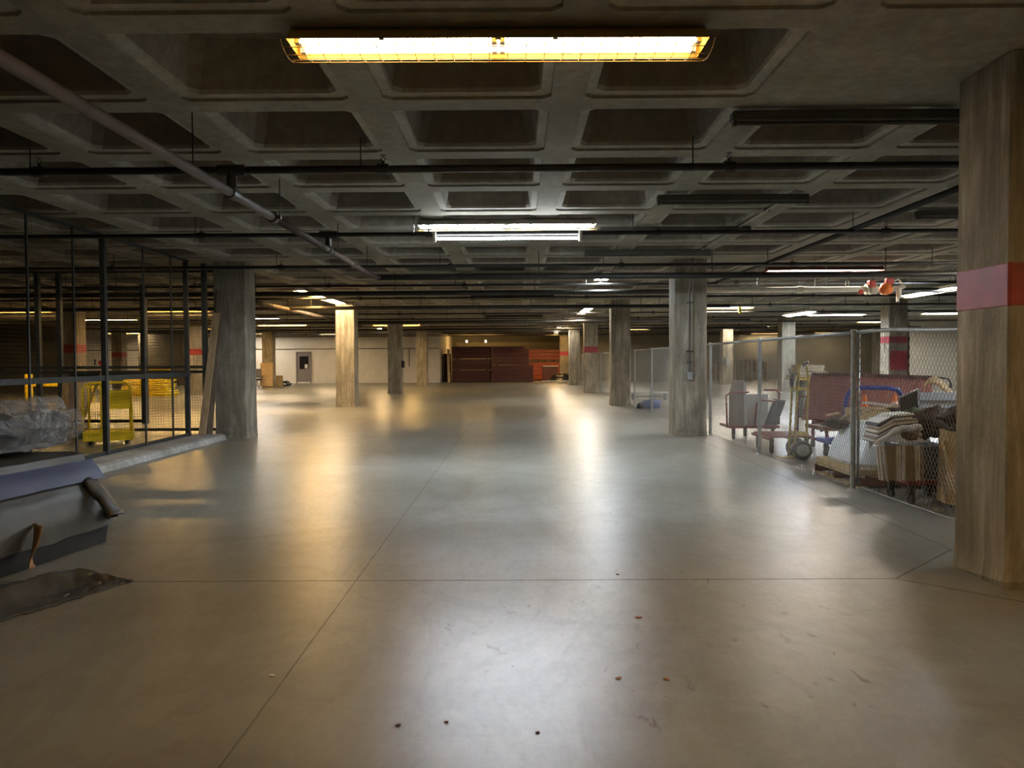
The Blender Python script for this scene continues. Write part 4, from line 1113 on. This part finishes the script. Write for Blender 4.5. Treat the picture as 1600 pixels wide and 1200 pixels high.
tag(lump(at(1428, 647, 8.75), (.09, .1, .06), 'junkgreen', 'green_cloth', 5), 'green cloth scrap beside the steel locker', 'cloth')
tag(lump(at(1424, 680, 8.45), (.10, .1, .05), 'brownpaper', 'brown_bag', 15), 'small brown paper bundle on the waste cart', 'bag')
# octagonal cardboard drum
t = thing('cardboard_drum', 'tall tan octagonal cardboard bin next to the near column', 'bin', (4.58, 7.95, 0))
def octl(r, z, tw=.2): return [Vector((r * math.cos(a), r * math.sin(a), z)) for a in [tw + i * math.pi / 4 for i in range(8)]]
b = MB(); b.loft([octl(.37, .06), octl(.345, .78), octl(.335, .78), octl(.36, .08)], cap=False); b.add(octl(.36, .08), [tuple(range(8))]); b.build('side_wall', M['card'], t)
MB().box((0, 0, .03), (.6, .6, .055)).build('base', M['darkboard'], t)
tag(lump((4.55, 7.95, .88), (.30, .28, .17), 'junk', 'debris_heap', 9, sub=20), 'dark brown rubbish heaped in the octagonal cardboard bin', 'debris')
tag(lump((4.38, 8.55, .80), (.22, .14, .16), 'junk', 'debris_heap', 19, sub=18), 'dark brown rubbish between the waste cart and the cardboard bin', 'debris')
tag(lump((4.72, 7.82, .84), (.13, .12, .14), 'darkpack', 'grey_bag', 12), 'grey bag in the cardboard bin, close to the near column', 'bag')
t = thing('rubbish_trolley', 'low dark trolley in the shadow behind the cardboard bin', 'trolley', (0, 0, 0))
MB().box((4.75, 8.72, .3), (.5, .4, .5)).build('body', M['junk'], t)
for x in (4.6, 4.9): caster(x, 8.6, t, .1)

# blue tarp and bench by the fence, far
g = gnd(1018, 638)
tag(lump((g.x, g.y, .12), (.30, .25, .15), 'bluetarp', 'blue_tarp', 3, amp=.5, flat=.0), 'blue tarp heap on the floor behind the fence, left of the conduit column', 'tarp')
tag(lump((g.x - .28, g.y + .1, .07), (.16, .16, .09), 'darkpack', 'dark_bag', 8, amp=.4, flat=.0), 'small dark bag left of the blue tarp', 'bag')
g = gnd(1014, 625)
t = thing('low_bench', 'long low grey bench behind the blue tarp', 'bench', (g.x, g.y, 0))
MB().box((0, 0, .27), (1.35, .4, .06)).build('seat', M['greyboard'], t)
MB().box((0, 0, .12), (1.3, .35, .04)).build('shelf', M['darkboard'], t)
for s in (-1, 1): MB().box((s * .6, 0, .12), (.06, .35, .24)).build('leg', M['darkboard'], t)
# far pallet stacks
for i, (xa, xb, yt, l) in enumerate(((1110, 1127, 563, 'dim stack of slatted pallets left of the far lit column'), (1148, 1163, 560, 'far stack of slatted pallets, just right of the lit column'), (1167, 1183, 559, 'tallest brightest stack of slatted pallets, middle of the far three'), (1186, 1200, 565, 'lowest stack of slatted pallets, right of the far three'))):
    Yf = 56.5; a, e_ = at(xa, yt, Yf), at(xb, yt, Yf); n = int(a.z / .145)
    t = thing('pallet_stack', l, 'pallet stack', ((a.x + e_.x) / 2, Yf + .5, 0), group='stacks of pallets at the far wall')
    W2 = e_.x - a.x
    for j in range(n):
        b = MB(); z = j * .145
        b.box((0, 0, z + .125), (W2, 1.0, .022)); b.box((0, 0, z + .012), (W2, 1.0, .02))
        for s in (-1, 0, 1): b.box((s * (W2 / 2 - .05), 0, z + .068), (.1, 1.0, .09))
        b.build('pallet', M['wood'], t)
# recess stacks
def panels(x0, x1, z0, z1, Y, dep, label, mat='maroon', n=6, group='maroon panel bundles'):
    t = MB(); h = (z1 - z0) / n
    for i in range(n):
        j = random.uniform(-.015, .015)
        t.box(((x0 + x1) / 2 + j, Y + dep / 2 + j, z0 + h * (i + .5)), (x1 - x0, dep, h - .012), bev=.008)
    for s in (.12, .88): t.box((x0 + (x1 - x0) * s, Y + dep / 2, z0 - .02), (.1, dep, .038)) if z0 > .05 and n > 4 else None
    o = t.build('panel_bundle', M[mat]); return tag(o, label, 'panels', group)
Yr = 55.7
xa, xb = at(706, 560, Yr).x, at(766.5, 560, Yr).x
panels(xa, xb, .03, .80, Yr, 2.4, 'bottom bundle of the left maroon panel stack in the far recess')
panels(xa, xb, .85, 1.60, Yr, 2.4, 'middle bundle of the left maroon panel stack in the far recess')
panels(xa, xb, 1.65, 2.47, Yr, 2.4, 'top bundle of the left maroon panel stack in the far recess')
xa, xb = at(768.5, 560, Yr).x, at(833, 560, Yr).x
panels(xa, xb, .03, 1.14, Yr - .2, 2.4, 'bottom bundle of the wide maroon panel stack in the far recess', n=8)
panels(xa, at(826, 560, Yr).x, 1.19, 2.30, Yr, 2.4, 'upper bundle of the wide maroon panel stack in the far recess', n=8)
panels(xa, at(821, 560, Yr).x, 2.305, 2.48, Yr, 2.4, 'thin top layer of the wide maroon panel stack in the far recess', n=1)
Yo = 60.0
xa, xb = at(827, 560, Yo).x, at(874, 560, Yo).x
panels(xa, xb, 1.55, 2.28, Yo, 2.0, 'bright orange-red panels lying on top at the right of the far recess', 'orange', 3, 'orange-red panels in the recess')
panels(xa, xb, .03, 1.36, Yo, 2.0, 'lower orange-red panels behind the dark crate in the far recess', 'orange', 4, 'orange-red panels in the recess')
t = thing('wooden_pallet', 'pallet between the two layers of orange-red panels', 'pallet', ((xa + xb) / 2, Yo + 1, 1.37))
b = MB()
for s in (-.9, -.3, .3, .9): b.box((s, 0, .08), (.2, 1.9, .12))
b.build('block', M['wood'], t); b = MB(); b.box((0, 0, .15), (xb - xa - .1, 1.9, .03)); b.build('deck_board', M['woodred'], t)
g = gnd(854, 592); 
t = thing('dark_crate', 'dark crate with a bright pale lid before the orange-red panels', 'crate', (g.x, 57.3, 0))
MB().box((0, 0, .52), (1.02, .8, 1.04), bev=.02).build('body', M['maroon'], t)
MB().box((.03, 0, 1.07), (1.1, .9, .05), bev=.01).build('lid', M['cream'], t)
tag(lump((at(876, 592, 56.2).x, 56.2, .22), (.68, .5, .36), 'blackplastic', 'black_tarp', 6, amp=.4, flat=.0), 'heap of black tarp at the foot of the farthest right column', 'tarp')
t = thing('tall_cabinet', 'dark brown tall cabinet at the left side of the far recess', 'cabinet', (-5.0, 57.6, 0))
MB().box((0, 0, 1.0), (.45, .9, 2.0), bev=.02).build('body', M['woodred'], t)
MB().box((0, -.46, 1.0), (.40, .02, 1.9), bev=.008).build('door', M['junk'], t)
for i in range(2):
    board((-4.70 + .0 * i, 55.0 + i * .35, 0), (-4.76 + .0 * i, 55.25 + i * .35, 2.3), .14, .03, 'wood', 'timber_plank', 'pale plank leaning beside the left maroon stack, ' + ('front' if i == 0 else 'rear') + ' one', 'plank', 'planks in the far recess', (0, 1, 0))
tag(MB().box((3.0, 54.8, .05), (2.6, .5, .10), bev=.02).build('concrete_kerb', M['kerb']), 'low kerb in front of the far black tarp heap', 'kerb')

# office furniture far left
g = gnd(402, 606)
t = thing('office_chair', 'dark office chair beside the plywood sheet near the white wall', 'chair', (g.x, g.y, 0), .4)
MB().box((0, 0, .48), (.52, .5, .10), bev=.04).build('seat', M['blackplastic'], t)
MB().box((.02, .25, .83), (.50, .08, .52), Matrix.Rotation(-.15, 3, 'X'), bev=.03).build('backrest', M['darkboard'], t)
MB().tube([(0, 0, .1), (0, 0, .45)], .03, 8).build('gas_column', M['galv'], t)
for s in (-1, 1): MB().tube([(s * .26, .1, .45), (s * .30, .1, .68), (s * .30, -.15, .70)], .02, 6).build('armrest', M['blackplastic'], t)
b = MB()
for i in range(5):
    a = i * 2 * math.pi / 5; b.tube([(0, 0, .12), (.3 * math.cos(a), .3 * math.sin(a), .08)], .022, 6)
b.build('base', M['galv'], t)
for i in range(5):
    a = i * 2 * math.pi / 5; MB().lathe((.3 * math.cos(a), .3 * math.sin(a), .035), [(.035, -.015), (.035, .015)], 8, 'X').build('wheel', M['rubber'], t)
o = pboard('plywood_sheet', [(406, 603), (426, 603.5), (426.5, 567), (407, 567)], [46.3, 46.3, 47.0, 47.0], .03, 'wood'); tag(o, 'pale plywood sheet leaning on the far yellow lit column', 'plywood')
g = gnd(423, 604)
t = thing('side_table', 'small cream frame table between the office chair and the white wall', 'table', (g.x, g.y, 0))
MB().box((0, 0, .60), (.62, .5, .04)).build('table_top', M['cream'], t)
for sx in (-1, 1):
    for sy in (-1, 1): MB().box((sx * .28, sy * .22, .29), (.05, .05, .58)).build('leg', M['cream'], t)
MB().box((0, 0, .30), (.56, .44, .03)).build('shelf', M['woodred'], t)
g = gnd(434, 604)
t = thing('small_cabinet', 'narrow tan cabinet right of the cream table', 'cabinet', (g.x, g.y + .4, 0))
MB().box((0, 0, .33), (.30, .4, .66), bev=.01).build('body', M['wood'], t); MB().box((0, -.21, .33), (.24, .02, .55)).build('door', M['card'], t)
g = gnd(444, 603)
tag(lump((g.x, g.y, .10), (.42, .4, .18), 'darkpack', 'debris_heap', 31, amp=.5, flat=0.0), 'dark debris heap on the floor left of the grey door', 'debris')

# scraps on the floor
for i, (px, py, r, mt, l) in enumerate((
    (998, 965, .022, 'brownpaper', 'brown dead leaf on the floor, largest of the near ones'), (966, 1060, .016, 'brownpaper', 'small brown scrap on the floor, left of a pair near the bottom'),
    (1041, 1061, .018, 'brownpaper', 'small brown scrap on the floor, right of a pair near the bottom'), (425, 1056, .014, 'paper', 'tiny white paper scrap on the floor left of the long joint'),
    (622, 1134, .013, 'junk', 'tiny dark scrap on the floor at bottom left of the white glare'), (965, 898, .014, 'junk', 'tiny dark chip just behind the cross joint'),
    (697, 1129, .009, 'junk', 'tiny black speck inside the white glare'), (840, 1146, .011, 'junk', 'tiny black chip at the bottom middle'), (1520, 866, .012, 'junk', 'tiny dark chip at the foot of the near column'))):
    g = gnd(px, py)
    o = lump((0, 0, .003), (r, r * .8, .004), mt, 'floor_scrap', i, sub=8, amp=.5, flat=0.0); o.location = (g.x, g.y, 0); o.rotation_euler = (0, 0, i)
    tag(o, l, 'scrap', 'scraps on the floor')
